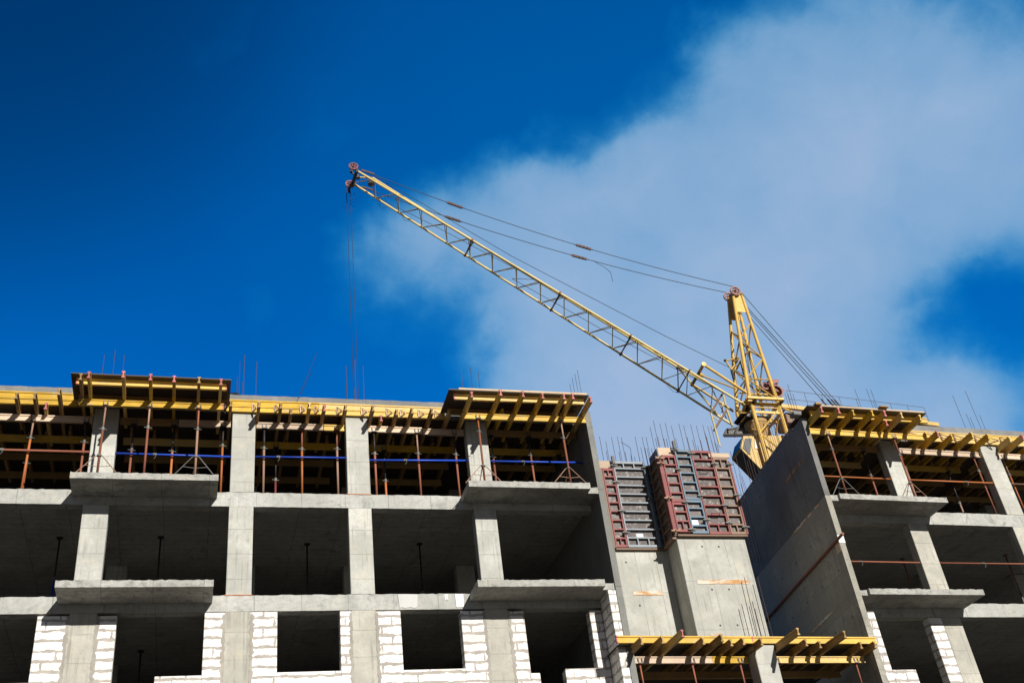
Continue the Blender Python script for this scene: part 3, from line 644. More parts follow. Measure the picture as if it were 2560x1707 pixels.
prop(L, 8.42, .17, FZ, PZ, 'rust', 'dull red prop behind the column under the middle raised deck', .66)
prop(L, 9.62, .17, FZ, PZ, 'rust', 'dull red prop in the middle behind the middle raised deck', .70)
prop(L, 10.9, 1.24, FZ, PZ, 'rust', 'dark prop deep beside the end wall of the left wing', .6)
RZ = 14.865
prop(R, -.16, -.78, RZ, RP, 'rust', 'brown prop with grey tripod at the left of the right wing balcony', .76, 'rust_pale')
prop(R, 2.42, -.78, RZ, RP, 'rust', 'brown prop with tripod at the right of the right wing balcony', .72, 'rust')
tripod(R, -.16, -.78, RZ, .66, 'steel', 'grey tripod at the left of the right wing balcony')
tripod(R, 2.42, -.78, RZ, .62, 'rust_pale', 'rusty tripod at the right of the right wing balcony')
prop(R, 1.78, .17, RZ, RP, 'rust', 'brown prop just left of the first column of the right wing', .60)
prop(R, 3.3, .17, RZ, RP, 'rust_pale', 'scraped orange prop just right of the first column of the right wing', .76, 'orange')
prop(R, 6.35, .17, RZ, RP, 'rust', 'brown prop just left of the second column of the right wing', .76, 'rust')
prop(R, 6.0, 1.24, RZ, RP, 'rust_pale', 'short pale prop set back left of the second column of the right wing', .45)
prop(R, 7.62, .17, RZ, RP, 'orange', 'orange prop right of the second column of the right wing', .72, 'rust_pale')
# lone re-shoring posts in the finished storeys below
prop(L, -3.76, 2.48, 11.83, 14.62, 'blue', 'blue post in the dark storey left of the leftmost column', .55, 'dark_steel', group='posts left in the lower storeys')
prop(L, -1.06, 2.40, 11.83, 14.62, 'rust', 'dark post in the storey above the lower left balcony', .3, 'dark_steel', group='posts left in the lower storeys')
prop(L, 3.12, 2.80, 11.83, 14.62, 'orange', 'black post with short orange foot in the middle open bay', .18, 'dark_steel', group='posts left in the lower storeys')
prop(L, 6.52, 2.75, 11.83, 14.62, 'orange', 'dark post with orange foot in the open bay left of the lower right balcony', .42, 'dark_steel', group='posts left in the lower storeys')
prop(L, -1.38, 3.3, 8.83, 11.62, 'dark_steel', 'black post between the block piers of the lowest storey', .6, group='posts left in the lower storeys')
prop(R, 4.39, 3.18, 11.64, 14.66, 'rust', 'red post between the columns of the right wing lower storey', .6, 'rust', group='posts left in the lower storeys')
prop(R, 8.51, 2.71, 11.64, 14.66, 'steel', 'dark post with pale foot at the right edge of the right wing', .5, 'rust', group='posts left in the lower storeys')

# ------------------------------------------------------------------ guard rails
def rail(fr, s0, s1, d, z0, z1, mat, label, coup=None, r=.03):
    t = thing('guard_rail', fr, ((s0 + s1) / 2, d, z0), label, 'rail', 'tube rails across the open bays')
    MB().tube((s0, d, z0), (s1, d, z1), r, 10).build('tube', mat, t, smooth=True)
    if coup is not None:
        p = Vector((coup, d, z0 + (z1 - z0) * (coup - s0) / (s1 - s0))); m = MB(); m.tube(p - Vector((.05, 0, 0)), p + Vector((.05, 0, 0)), r * 1.4, 10)
        m.path([p + Vector((0, -.04, 0)), p + Vector((.03, -.07, -.1)), p + Vector((-.02, -.05, -.16))], .008); m.build('coupling', 'steel', t)
rail(L, -9, -3.0, .07, 16.02, 16.02, 'rust', 'rusty tube rail at the far left top storey', -5.2, .034)
rail(L, -2.34, .74, .07, 16.0, 15.98, 'blue', 'blue tube rail behind the upper left balcony', -1.3)
rail(L, 1.39, 3.98, .07, 16.0, 16.04, 'blue', 'blue tube rail left of the crane hook column', 2.05)
rail(L, 4.63, 7.61, .07, 15.98, 16.05, 'blue', 'blue tube rail right of the crane hook column', 5.7)
rail(L, 8.26, 11.22, .07, 16.05, 16.08, 'blue', 'scraped blue tube rail behind the middle raised deck', 9.3)
rail(R, -.94, 2.44, .07, 16.10, 16.10, 'orange', 'orange tube rail left of the first right wing column')
rail(R, 3.15, 6.64, .07, 16.10, 16.12, 'orange', 'orange tube rail between the two right wing columns', 5.5)
rail(R, 7.35, 12, .07, 16.12, 16.12, 'rust_pale', 'pinkish tube rail at the right edge of the top storey')
rail(R, -.94, 2.44, .07, 13.05, 13.05, 'rust', 'dark red tube rail above the lower right balcony', .2, .026)
rail(R, 3.15, 12, .07, 13.05, 13.1, 'rust', 'dark red tube rail at the right edge of the middle storey', 4.9, .026)

# ------------------------------------------------------------------ infill deck between the wings
T0 = 9.955
beam_x(K, 0.0, 4.15, -.045, T0, 'yellow', 'left yellow edge beam of the low deck between the wings', 'edge beams of the low deck', (1, 1))
beam_x(K, 4.155, 8.22, -.045, T0, 'yellow', 'right yellow edge beam of the low deck between the wings', 'edge beams of the low deck')
def KS(x, y): v = K.m.inverted() @ (Vector((x, y, 0)) - Vector((10.87, 26.7, 0))); return v.x, v.y
for i, (x, y, mat) in enumerate([(11.41, 26.24, B_), (11.99, 26.19, B_), (12.39, 25.76, Y_), (13.23, 26.33, B_), (13.69, 26.14, B_), (14.13, 26.5, B_), (14.46, 26.42, B_), (15.04, 26.5, B_),
                                 (15.80, 25.77, B_), (16.48, 26.62, B_), (17.01, 26.8, B_), (17.39, 26.05, B_), (18.39, 26.92, B_), (18.84, 26.9, B_)]):
    s, d = KS(x, y)
    beam_y(K, s, d, d + 2.6, T0 - .203, mat, f'{"yellow" if mat == Y_ else "brown"} low deck joist end, {["first","second","third","fourth","fifth","sixth","seventh","eighth","ninth","tenth","eleventh","twelfth","thirteenth","fourteenth"][i]} from its left end', 'joists of the low deck', mat == Y_)
KP = T0 - .406
beam_x(K, .55, 2.98, .38, KP, 'grey_timber', 'pale weathered beam under the left half of the low deck', 'beams under the low deck')
beam_x(K, 2.985, 4.10, .38, KP, 'yellow', 'short yellow beam left of the low deck column', 'beams under the low deck')
beam_x(K, 4.83, 7.95, .38, KP, 'yellow', 'yellow beam right of the low deck column', 'beams under the low deck')
beam_x(K, .6, 7.9, 1.6, KP, 'brown_timber', 'shaded beam further back under the low deck', 'beams under the low deck')
deck(K, .1, 8.1, .0, 4.2, T0 + .001, 'dark plywood sheet of the low deck between the wings', t=.02)
for i, (s, mat, lb) in enumerate(((.78, 'rust', 'rusty prop at the left end of the low deck'), (2.36, 'orange', 'orange prop in the middle of the left half of the low deck'), (3.85, 'rust', 'dark rusty prop left of the low deck column'), (5.02, 'rust', 'rusty prop right of the low deck column'), (7.65, 'rust', 'dark prop at the right end of the low deck'))):
    prop(K, s, .40, 6.8, KP, mat, lb, .74, 'rust', group='props of the low deck')
ph = thing('entrance_block', K, (4.4, 1.5, -H), 'low concrete link between the wings with one pale column under its yellow deck', 'building')
MB().bbox(4.13, 4.80, -.02, .42, -H, T0 - .012, .012).build('column', 'column', ph)
MB().box(.55, 8.0, -.05, 4.2, 6.55, 6.8).build('floor_slab', 'slab', ph)
MB().box(.55, 8.0, 4.0, 4.2, -H, 9.5).build('back_wall', 'fin', ph)

# ------------------------------------------------------------------ rusty pipe leaning along the fin wall
def onS(q, sv_):                                              # where a sight line meets a plane along the depth of the right wing
    mi = R.m.inverted(); v = mi @ ray(q); o_ = mi @ Vector((20, 28.2, 0)); return v * ((sv_ + o_.x + FK * (1 - o_.y)) / (v.x - FK * v.y)) - o_
a = onS((2107, 1333), -1.20); b = onS((1900, 1565), -1.20)
MB().tube(a, b, .045, 10).build('long_pipe', 'rust', None, R, 'rusty pipe slanting across the shaded side of the fin wall', 'pipe')

# ------------------------------------------------------------------ starter bars
def rebar(p0, p1, label, group, r=.011, mat='rebar', ribs=False):
    m = MB(); m.tube(p0, p1, r, 5)
    return m.build('starter_bar', mat, None, W, label, 'rebar', group)
def bars(lst, Y, zb, label, group, r=.0075):
    for q in lst:
        p = onY(q, Y); rebar((p.x + random.uniform(-.02, .02), Y, zb), (p.x, Y, p.z), label, group, r)
RB = 'starter bars on the roofs'
bars([dd(240, 815), dd(265, 802), dd(286, 815)], D + .25, 17.9, 'one of three rusty bars behind the leftmost raised deck', RB)
bars([dd(551, 830), dd(562, 815), dd(590, 830)], D + .25, 17.9, 'one of three tall bars above the tall pale column by the black sheet', RB)
bars([(593, 942), (607, 954)], D + .2, 17.9, 'one of two short bars beside the black sheet', RB)
bars([dd(795, 840), dd(815, 826), dd(834, 840)], D + .25, 17.9, 'one of three tall bars above the crane hook column', RB)
bars([(866, 955), (885, 968), (909, 957)], D + .2, 17.9, 'one of three short bars above the crane hook column', RB)
bars([dd(1059, 850), dd(1080, 843), dd(1098, 853)], D + .25, 17.9, 'one of three bars behind the left end of the middle raised deck', RB)
bars([dd(1314, 868), dd(1320, 858), dd(1326, 850), dd(1309, 882)], D + .3, 17.9, 'one of four bars at the right end of the middle raised deck', RB)
bars([dd(1963, 893), dd(1990, 893), dd(2000, 895)], 28.7, 17.9, 'one of three bars behind the right wing raised deck', RB)
bars([dd(2188, 908), dd(2217, 898), dd(2219, 950), dd(2250, 953), dd(2228, 958)], 28.9, 18.1, 'one of five bars above the second right wing column', RB)
CB = 'starter bars of the core'
bars([fw(*q) for q in ((80, 222), (150, 275), (212, 230), (275, 220), (318, 230), (468, 222), (545, 225), (587, 225))], YL + .06, 16.5, 'tall thin bar in the row above the pale blue panel', CB, .009)
bars([fw(*q) for q in ((155, 380), (293, 385), (360, 390), (425, 410), (462, 440), (530, 340), (575, 345), (600, 350), (645, 350), (500, 380))], YL + .16, 16.5, 'short thin bar in the back row above the pale blue panel', CB, .009)
bars([fw(*q) for q in ((632, 118), (668, 50), (738, 80), (797, 75), (863, 105), (945, 82), (997, 100), (1073, 90), (1135, 105), (1205, 95), (1260, 110), (1295, 110))], YP + .06, 16.5, 'tall thin bar in the row above the protruding formwork', CB, .009)
bars([fw(*q) for q in ((690, 240), (715, 225), (780, 240), (808, 245), (910, 240), (1035, 230), (1095, 260), (1150, 320), (1180, 260), (1230, 180), (1245, 220), (1300, 260), (1335, 280), (1360, 300))], YP + .17, 16.5, 'short thin bar in the back row above the protruding formwork', CB, .009)
m = MB(); p = [onY(fw(*q), YL + .3) for q in ((318, 282), (405, 335), (422, 360), (430, 500))]
m.path(p, .010, 5); m.build('starter_bar', 'rebar', None, W, 'dark bent bar hooked to the left above the pale blue panel', 'rebar', CB)
FB = 'starter bars along the fin wall'
for i in range(13):
    y = -.75 + i * .46 + random.uniform(-.1, .1)
    for x, hh in ((-1.10, random.uniform(1.3, 2.3)), (-1.0, random.uniform(.7, 1.7))):
        askew(MB().tube((x, y, 17.5), (x + random.uniform(-.05, .05), y + random.uniform(-.05, .05), 17.65 + hh), .0085, 5)).build('starter_bar', 'rebar', None, R, 'thin bar in the long row along the top of the fin wall', 'rebar', FB)
for i in range(9):
    x = 17.75 + i * .12; rebar((x, 31.6, 14.5), (x + random.uniform(-.03, .03), 31.6, 17.5 + random.uniform(-.5, .3)), 'thin bar in the gap between the protruding formwork and the fin wall', 'starter bars in the gap', .009)
for i, (x, zt, y) in enumerate(((17.10, 13.38, 30.2), (16.77, 12.47, 30.2), (17.17, 12.56, 30.2), (17.34, 12.47, 30.2), (17.52, 13.35, 30.1))):
    rebar((x - .05 * (i == 0), y, 10.1), (x, y, zt), ['tall bar', 'short bar', 'middle bar', 'short bar', 'tall dark bar'][i] + ' rising from the low deck, ' + ['second tallest', 'leftmost', 'third from the right', 'next to the core corner', 'at the core corner'][i], 'bars rising from the low deck', .012)
for q0, q1, lb in ((dd(727, 812), dd(683, 920), 'long slanting wire sticking up from the roof edge left of the crane hook'), (dd(717, 852), dd(690, 905), 'shorter slanting wire beside the long one left of the crane hook')):
    MB().tube(onY(q1, D - .12), onY(q0, D - .3), .007, 5).build('slanting_wire', 'rope', None, W, lb, 'wire')
# black sheet left on the roof by the leftmost raised deck
m = MB(); n = 12; top = []; rnd = random.Random(3)
for i in range(n + 1):
    x = .58 + .72 * i / n; top.append((x, .25 + .05 * math.sin(i), 18.02 + .28 * (1 - i / n) ** .8 + rnd.uniform(0, .03)))
vs = [(x, .05 + .03 * math.sin(i * 2), 18.02) for i, (x, y, z) in enumerate(top)] + top + [(x, .6, 18.02) for x, y, z in top]
fs = [(r * (n + 1) + i, r * (n + 1) + i + 1, (r + 1) * (n + 1) + i + 1, (r + 1) * (n + 1) + i) for r in range(2) for i in range(n)]
m.poly(vs, fs); m.build('folded_sheet', 'tarp', None, L, 'folded black sheet lying on the roof beside the leftmost raised deck', 'sheet')
# loose steel brackets at the feet of set-back props
for s, lb in ((2.2, 'bent steel frame at the foot of the short red prop'), (5.4, 'bent steel frame at the foot of the set back orange prop'), (-4.55, 'bent steel frame at the foot of the shorter orange prop')):
    MB().path([(s - .12, .5, 14.84), (s - .06, .5, 15.0), (s + .08, .5, 14.98), (s + .15, .5, 14.84)], .012).build('bent_frame', 'steel', None, L, lb, 'steel frame', 'bent frames by the props')

# ------------------------------------------------------------------ tower crane
YB = 44.0; SQ = 1.6
Bp = onY(kr(545, 985), YB); bx, bz = Bp.x, Bp.z
crane = thing('tower_crane', W, (bx + .8, YB + .8, -H), 'yellow lattice tower crane with a long boom raised to the left behind the building', 'crane')
corn = [(bx, YB), (bx + SQ, YB), (bx + SQ, YB + SQ), (bx, YB + SQ)]
m = MB()
for x, y in corn: m.tube((x, y, -H), (x, y, bz), .105, 10)
m.build('mast_leg', 'crane', crane)
m = MB(); z = bz - .6; k = 0
while z > 0:
    for i in range(4):
        (x0, y0), (x1, y1) = corn[i], corn[(i + 1) % 4]
        a, b = (z, z - 1.6) if (k + i) % 2 else (z - 1.6, z)
        m.tube((x0, y0, a), (x1, y1, b), .05, 6)
        if k % 2 == 0: m.tube((x0, y0, z), (x1, y1, z), .045, 6)
    z -= 1.6; k += 1
m.build('mast_bracing', 'crane', crane)
# head
ap = onY(r6(268, 235), YB + .8); az = ap.z
atop = [(ap.x - .22, YB + .5), (ap.x + .30, YB + .5), (ap.x + .30, YB + 1.1), (ap.x - .22, YB + 1.1)]
m = MB()
for (x, y), (tx, ty) in zip(corn, atop): m.tube((x, y, bz), (tx, ty, az), .10, 10, .085)
m.build('head_leg', 'crane', crane)
def hp(i, f): return Vector((*corn[i], bz)).lerp(Vector((*atop[i], az)), f)
m = MB(); fr_ = [0, .17, .36, .54, .70]
for j in range(4):
    for i in range(4):
        a, b = (fr_[j], fr_[j + 1]) if (i + j) % 2 else (fr_[j + 1], fr_[j])
        m.tube(hp(i, a), hp((i + 1) % 4, b), .045, 6)
for i in range(4): m.tube(hp(i, .17), hp((i + 1) % 4, .17), .04, 6)
m.build('head_bracing', 'crane', crane)
m = MB()
for i, j in ((0, 1), (2, 3), (3, 0)):
    m.poly([hp(i, .80), hp(j, .80), hp(j, .995), hp(i, .995)] + [p + Vector((0, .02, 0)) for p in (hp(i, .80), hp(j, .80), hp(j, .995), hp(i, .995))], [(0, 1, 2, 3), (7, 6, 5, 4), (0, 4, 5, 1), (1, 5, 6, 2), (2, 6, 7, 3), (3, 7, 4, 0)])
m.build('head_plate', 'crane', crane)
m = MB(); la, lb = Vector((bx + .8, YB + 1.45, bz - 14)), Vector((bx + .8, YB + 1.45, bz)); lc = hp(2, .72) + Vector((-.25, -.1, 0))
for a, b in ((la, lb), (lb, lc)):
    for e in (-.2, .2): m.tube(a + Vector((e, 0, 0)), b + Vector((e, 0, 0)), .02, 5)
    k = int((b - a).length / .35)
    for i in range(k): p = a.lerp(b, i / k); m.tube(p - Vector((.2, 0, 0)), p + Vector((.2, 0, 0)), .012, 5)
m.build('ladder', 'crane', crane)
for i, dx in enumerate((.25, .55, 1.15)):
    MB().path([Vector((bx + dx, YB + .1, bz - 12)), Vector((bx + dx + .05, YB + .2, bz - 4)), Vector((bx + dx - .04, YB + .25, bz)), hp(0, .45 + .1 * i) + Vector((.12, .1, 0))], .018, 5).build('cable', 'rope', crane)
def sheave(c, ax, r, name='sheave', t=.10):
    o = MB().ring(c, ax, r, r * .26, t, 24).build(name, 'crane_red', crane)
    c = Vector(c); ax = Vector(ax).normalized(); a = ax.orthogonal().normalized(); b = ax.cross(a); m = MB()
    for k in range(6):
        q = a * math.cos(k * math.pi / 3) + b * math.sin(k * math.pi / 3); m.bar(c + q * .05, c + q * r * .8, .05, .05, ax)
    m.tube(c - ax * t * .8, c + ax * t * .8, r * .22, 12); m.build('spoke', 'crane_red', o)
    MB().tube(c - ax * t * 1.3, c + ax * t * 1.3, r * .11, 8).build('axle', 'dark_steel', o)
u = Vector((math.sin(math.radians(3)), math.cos(math.radians(3)), 0))
hd = Vector((-math.cos(math.radians(3)), math.sin(math.radians(3)), 0))
s1c = onY(r6(285, 185), YB + .35); s2c = onY(r6(205, 258), YB + 1.45)
sheave(s1c, u, .32); sheave(s2c, u, .32)
mid = (s1c + s2c) / 2
MB().tube(s1c - u * .08, s2c + u * .08, .07, 8).build('sheave_shaft', 'dark_steel', crane)
m = MB(); m.tube(s1c + u * .5 - Vector((-.1, 0, .25)), s1c + u * .5 + Vector((.35, 0, -.6)), .10, 8); m.build('rope_guide', 'crane_red', crane)
# boom: two lower chords and one upper chord
foot = onY(r2(1340, 880), YB); cN = foot.dot(u); WB = 1.5
tipN = onU((891.7, 426.9), u, cN)
footF = onU(r2(1190, 1150), u, cN + WB); tipF = onU((881.1, 458.0), u, cN + WB)
def seg(a, b, f): return a.lerp(b, f)
ax = (tipN - foot).normalized(); upv = u.cross(ax); upv = upv if upv.z > 0 else -upv
def Tp(f):
    hh = .37 + .14 * f ** 3
    if f > .965: hh *= max(.05, (1 - f) / .035)
    return seg(foot, tipN, f).lerp(seg(footF, tipF, f), .35) + upv * hh
jib = MB()
N_ = 40
jib.tube(foot, tipN, .062, 10); jib.tube(footF, tipF, .062, 10)
ts = [Tp(.155 + (.965 - .155) * i / 20) for i in range(21)]
jib.path(ts, .066, 8); jib.tube(ts[0], foot.lerp(tipN, .03), .05, 8); jib.tube(ts[0], footF.lerp(tipF, .03), .05, 8); jib.tube(ts[-1], (tipN + tipF) / 2, .045, 8)
jo = jib.build('boom_chord', 'crane_pale', crane)
nodes = [(938.9, 494.8), (998.4, 532), (1055.8, 568), (1118.5, 609.6), (1174.8, 646.8), (1231, 682.4), (1291.5, 722), (1349.8, 760.3), (1408, 798.8), (1469.4, 836), (1529.6, 873.4), (1592.8, 911.6), (1654.5, 950), (1715.7, 990.2), (1776, 1030)]
fs_ = []
for q in nodes:
    v = ray(q); d = tipF - footF; n = v.cross(d.cross(v)); f = -(footF.dot(n)) / d.dot(n); fs_.append(f)
fs_ = [1.0] + fs_
m = MB()
for i in range(len(fs_) - 1):
    f0, f1 = fs_[i], fs_[i + 1]; fm = f0 + (f1 - f0) * .62
    F0, F1 = seg(footF, tipF, f0), seg(footF, tipF, f1); NN, TT = seg(foot, tipN, fm), Tp(fm); N0 = seg(foot, tipN, f0)
    N1 = seg(foot, tipN, f1)
    m.tube(F0, NN, .024, 6); m.tube(NN, F1, .024, 6)
    if fm > .155: m.tube(F0, TT, .024, 6); m.tube(TT, F1, .024, 6)
    if fm > .155: m.tube(N0, TT, .020, 6); m.tube(TT, N1, .020, 6)
m.build('boom_lacing', 'crane_pale', crane)
for f in (.685, .455, .275, .13):                              # joints between the boom sections
    m = MB(); ps = [seg(foot, tipN, f), seg(footF, tipF, f), Tp(max(f, .156))]
    for i in range(3):
        m.bar(ps[i], ps[(i + 1) % 3], .05, .05); d = (tipN - foot).normalized(); m.tube(ps[i] - d * .05, ps[i] + d * .05, .12, 8)
    m.build('section_joint', 'brown_panel', crane)
m = MB(); dn = (tipF - tipN)
m.bar(tipN - dn * .06 - ax * .02, tipF + dn * .16 - ax * .02, .14, .20); m.build('tip_crossbar', 'dark_steel', crane)
sh1 = onU(jb(205, 172), u, cN - .10); sh2 = onU(jb(165, 380), u, cN + WB + .12)
sheave(sh1, u, .27, 'tip_sheave'); sheave(sh2, u, .27, 'tip_sheave')
m = MB(); p = onU(jb(175, 240), u, cN + .4); m.tube(p, p + ax * -.05 + Vector((0, 0, .12)), .09, 8); q = onU(jb(235, 280), u, cN + .6); m.tube(p, q, .05, 8); m.tube(q + Vector((.05, 0, .06)), q - Vector((-.12, 0, .18)), .09, 10, .13)
m.build('tip_lamp', 'steel', crane)
q = onU(jb(410, 350), u, cN + .8); m = MB(); m.tube(q + Vector((-.02, 0, .14)), q - Vector((0, 0, .22)), .10, 10, .19); m.build('floodlight', 'steel', crane)
# pendant ropes with turnbuckles
def rope(pts, r, name='rope', mat='rope'): return MB().path(pts, r, 6).build(name, mat, crane)
e1 = onU(jb(300, 215), u, cN - .05); e2 = onU(jb(300, 410), u, cN + WB + .05)
pend = ((s1c + Vector((0, 0, .32)), e1, ((1340, 600), (1012, 460))), (s2c + Vector((0, 0, .32)), e2, ((1332, 580), (1008, 489))))
for a, b, tb in pend:
    pts = [a]
    for i in range(1, 12): f = i / 12; pts.append(a.lerp(b, f) - Vector((0, 0, .62 * 4 * f * (1 - f))))
    pts.append(b); rope(pts, .022, 'pendant_rope')
    for fb in (.398, .74):
        c = a.lerp(b, fb) - Vector((0, 0, .62 * 4 * fb * (1 - fb))); c2 = a.lerp(b, fb + .028) - Vector((0, 0, .62 * 4 * (fb + .028) * (1 - fb - .028)))
        m = MB()
        for k in range(4):
            p = c.lerp(c2, k / 3); dirn = (c2 - c).normalized(); m.bar(p - dirn * .13, p + dirn * .13, .085, .13)
        for s in (-1, 1): m.tube(c.lerp(c2, .5) - (c2 - c) * .9 * s, c.lerp(c2, .5) - (c2 - c) * .5 * s, .032, 6)
        m.build('turnbuckle', 'old_iron', crane)
    m = MB(); m.bar(b, b + (a - b).normalized() * .75, .07, .09); m.build('rope_socket', 'old_iron', crane)
c = pend[1][0].lerp(pend[1][1], .372) - Vector((0, 0, .62 * 4 * .372 * .628))
rope([c, c + Vector((.65, 0, -.45)), c + Vector((.9, 0, -.75)), c + Vector((.93, 0, -1.45))], .015, 'loose_rope_end')
# rope running from the boom tip back to the tower, and inside the boom
rope([onU(jb(240, 165), u, cN + .1), onU((1040, 500), u, cN + .2), onU((1280, 641), u, cN + .3), onU(r2(330, 0), u, cN + .5), onY(r2(1180, 415), YB + .8), onY(r2(1540, 580), YB + 1.2)], .017, 'boom_rope')
rope([onU(jb(210, 400), u, cN + WB), onU(jb(1160, 870), u, cN + WB - .2), onU(jb(2352, 1500), u, cN + WB - .3)] + [onU((1280 + x * 400 / 2091, 640 + y * 400 / 2091), u, cN + .8) for x, y in ((0, 295), (1160, 950), (2091, 1450))] + [onU(r2(870, 635), u, cN + .8)], .015, 'boom_rope')
# back ropes down to the counter jib
for q0, q1, o_ in ((r6(350, 190), kr(1262, 1058), .35), (r6(372, 318), kr(1238, 1056), .6), (r6(362, 335), kr(1208, 1055), .75), (r6(378, 405), kr(1158, 1055), 1.2)):
    a = onY(q0, YB + o_); b = onY(q1, YB + o_ + .1); rope([a, b, b + (b - a).normalized() * .6], .022, 'back_rope')
    m = MB(); d = (a - b).normalized(); m.tube(b, b + d * .55, .05, 6); m.build('rope_socket', 'dark_steel', crane)
# hoist rope falling from the lower tip sheave
for q, ln in ((jb(120, 400), 34), (jb(168, 440), 34)):
    p = onU(q, u, cN + WB + .1); rope([p, p - Vector((0, 0, ln))], .014, 'hoist_rope')
p = onU(jb(122, 440), u, cN + WB + .1); rope([p, p + Vector((.05, 0, -1.5)), p + Vector((.2, 0, -1.9)), p + Vector((.38, 0, -1.4)), p + Vector((.45, 0, -.2))], .010, 'loose_rope_end')
m = MB(); p = onU(jb(155, 440), u, cN + WB); m.tube(p + Vector((0, 0, .25)), p - Vector((0, 0, .25)), .08, 8); m.build('rope_wedge', 'dark_steel', crane)
for q0, q1, q2 in ((jb(497, 590), jb(530, 660), jb(600, 650)), (jb(780, 765), jb(810, 810), jb(860, 810)), (r2(350, 640), r2(430, 720), r2(520, 745))):
    rope([onU(q, u, cN + WB) for q in (q0, q1, q2)], .010, 'loose_cable')
# boom stop frame
A1, A2 = onU(r2(830, 372), u, cN - .25), onU(r2(685, 630), u, cN + WB + .25)
B1, B2 = onY(r2(1390, 738), YB), onY(r2(1225, 985), YB + SQ)
MB().tube(A1, B1, .075, 10).build('stop_arm', 'crane', crane); MB().tube(A2, B2, .065, 10).build('stop_arm', 'crane', crane)
MB().tube(A1, A2, .085, 10).build('stop_crossbar', 'brown_timber', crane)
for p, d in ((A1, -u), (A2, u)): MB().tube(p, p + d * .06, .13, 12).build('stop_cap', 'crane', crane)
MB().tube(onU(r2(805, 515), u, cN + .5), onU(r2(1260, 690), u, cN + .6), .045, 8).tube(onU(r2(780, 505), u, cN + .5), onU(r2(830, 520), u, cN + .5), .10, 8).build('stop_ram', 'crane', crane)
# small triangular outrigger on the head
t1, t2, t3, t4 = onY(r2(1120, 322), YB + .8), onY(r2(1300, 285), YB + .8), onY(r2(1195, 438), YB + .8), onY(r2(1310, 330), YB + .4)
MB().tube(t1, t2, .045, 6).tube(t1, t3, .05, 6).tube(t3, t2, .05, 6).tube(t3 + Vector((.3, 0, 0)), t4, .05, 6).build('outrigger', 'crane', crane)
MB().tube(t1 - Vector((.08, 0, 0)), t1 + Vector((.02, 0, .02)), .075, 8).tube(t3 - Vector((0, 0, .05)), t3 - Vector((0, 0, .6)), .08, 8).tube(t4, t4 - Vector((.02, 0, .9)), .035, 6).build('rope_roller', 'dark_steel', crane)
# slewing platform: front frame, foot brackets, slewing ring, walkway
zf = bz + .05
f0, f1 = onY(r2(1400, 805), YB - .35), onY(r2(1872, 828), YB - .35)
m = MB(); m.bar(f0, f1, .16, .13)
b0, b1 = f0 + Vector((.1, 1.1, -.35)), f1 + Vector((.1, 1.1, -.3)); m.bar(f0, b0, .12, .12); m.build('platform_frame', 'crane', crane)
m = MB(); m.bar(f1, onY(r2(1760, 960), YB + .6), .14, .14); m.build('foot_bracket', 'dark_steel', crane)
m = MB(); m.bar(onY(r2(1510, 840), YB - .3), onY(r2(1430, 920), YB + .3), .16, .12); m.bar(onY(r2(1430, 910), YB + .3), onY(r2(1250, 1150), YB + 1.2), .28, .12); m.build('foot_bracket', 'dark_steel', crane)
m = MB()
for z in (bz - .35, bz - .9):
    for i in range(4):
        (x0, y0), (x1, y1) = corn[i], corn[(i + 1) % 4]; m.bar((x0, y0, z), (x1, y1, z), .09, .14)
m.bar(onY(r2(1350, 880), YB), onY(r2(1800, 905), YB), .12, .12); m.bar(onY(r2(1340, 890), YB), (corn[0][0], corn[0][1], bz - .1), .2, .2)
for q0, q1 in (((1440, 760), (1690, 765)), ((1290, 1000), (1480, 1000)), ((1480, 1000), (1790, 1000))): m.tube(onY(r2(*q0), YB + .4), onY(r2(*q1), YB + .4), .06, 6)
m.build('slewing_frame', 'crane', crane)
m = MB(); cx, cy = bx + .8, YB + .8
m.tube((cx - .35, cy, bz - 2.2), (cx - .35, cy, bz - 1.3), .36, 20, .62); m.tube((cx - .35, cy, bz - 1.3), (cx - .35, cy, bz - 1.12), .64, 20); m.build('slewing_ring', 'brown_timber', crane)  # brown stands in for crane yellow in the platform's shade
m = MB(); m.box(bx - .35, bx + 1.1, YB + .15, YB + 1.5, bz - 1.08, bz - 1.02); m.build('ring_shade_plate', 'dark_steel', crane)  # plate added to keep the sun off the slewing ring
m = MB()
w0, w1, w2, w3 = [onY(r2(*q), YB + 1.0) for q in ((1095, 1300), (1130, 1225), (1310, 1190), (1500, 1290))]
m.bar(w0, w1, .12, .1); m.bar(w1, w2, .10, .1); m.bar(w0, onY(r2(1480, 1295), YB + .3), .10, .13); m.bar(onY(r2(1235, 1310), YB + .8), onY(r2(1275, 1200), YB + .8), .16, .1)
m.build('walkway_frame', 'dark_steel', crane)
m = MB()
for i in range(9):
    f = i / 8; m.tube(w0.lerp(onY(r2(1480, 1290), YB + .9), f), w1.lerp(w2, f), .012, 4)
m.poly([w0, w1, w2, onY(r2(1480, 1290), YB + .9)] + [p + Vector((0, .03, .02)) for p in (w0, w1, w2, onY(r2(1480, 1290), YB + .9))], [(0, 1, 2, 3), (7, 6, 5, 4), (0, 4, 5, 1), (1, 5, 6, 2), (2, 6, 7, 3), (3, 7, 4, 0)])
m.build('walkway_mesh', 'steel', crane)
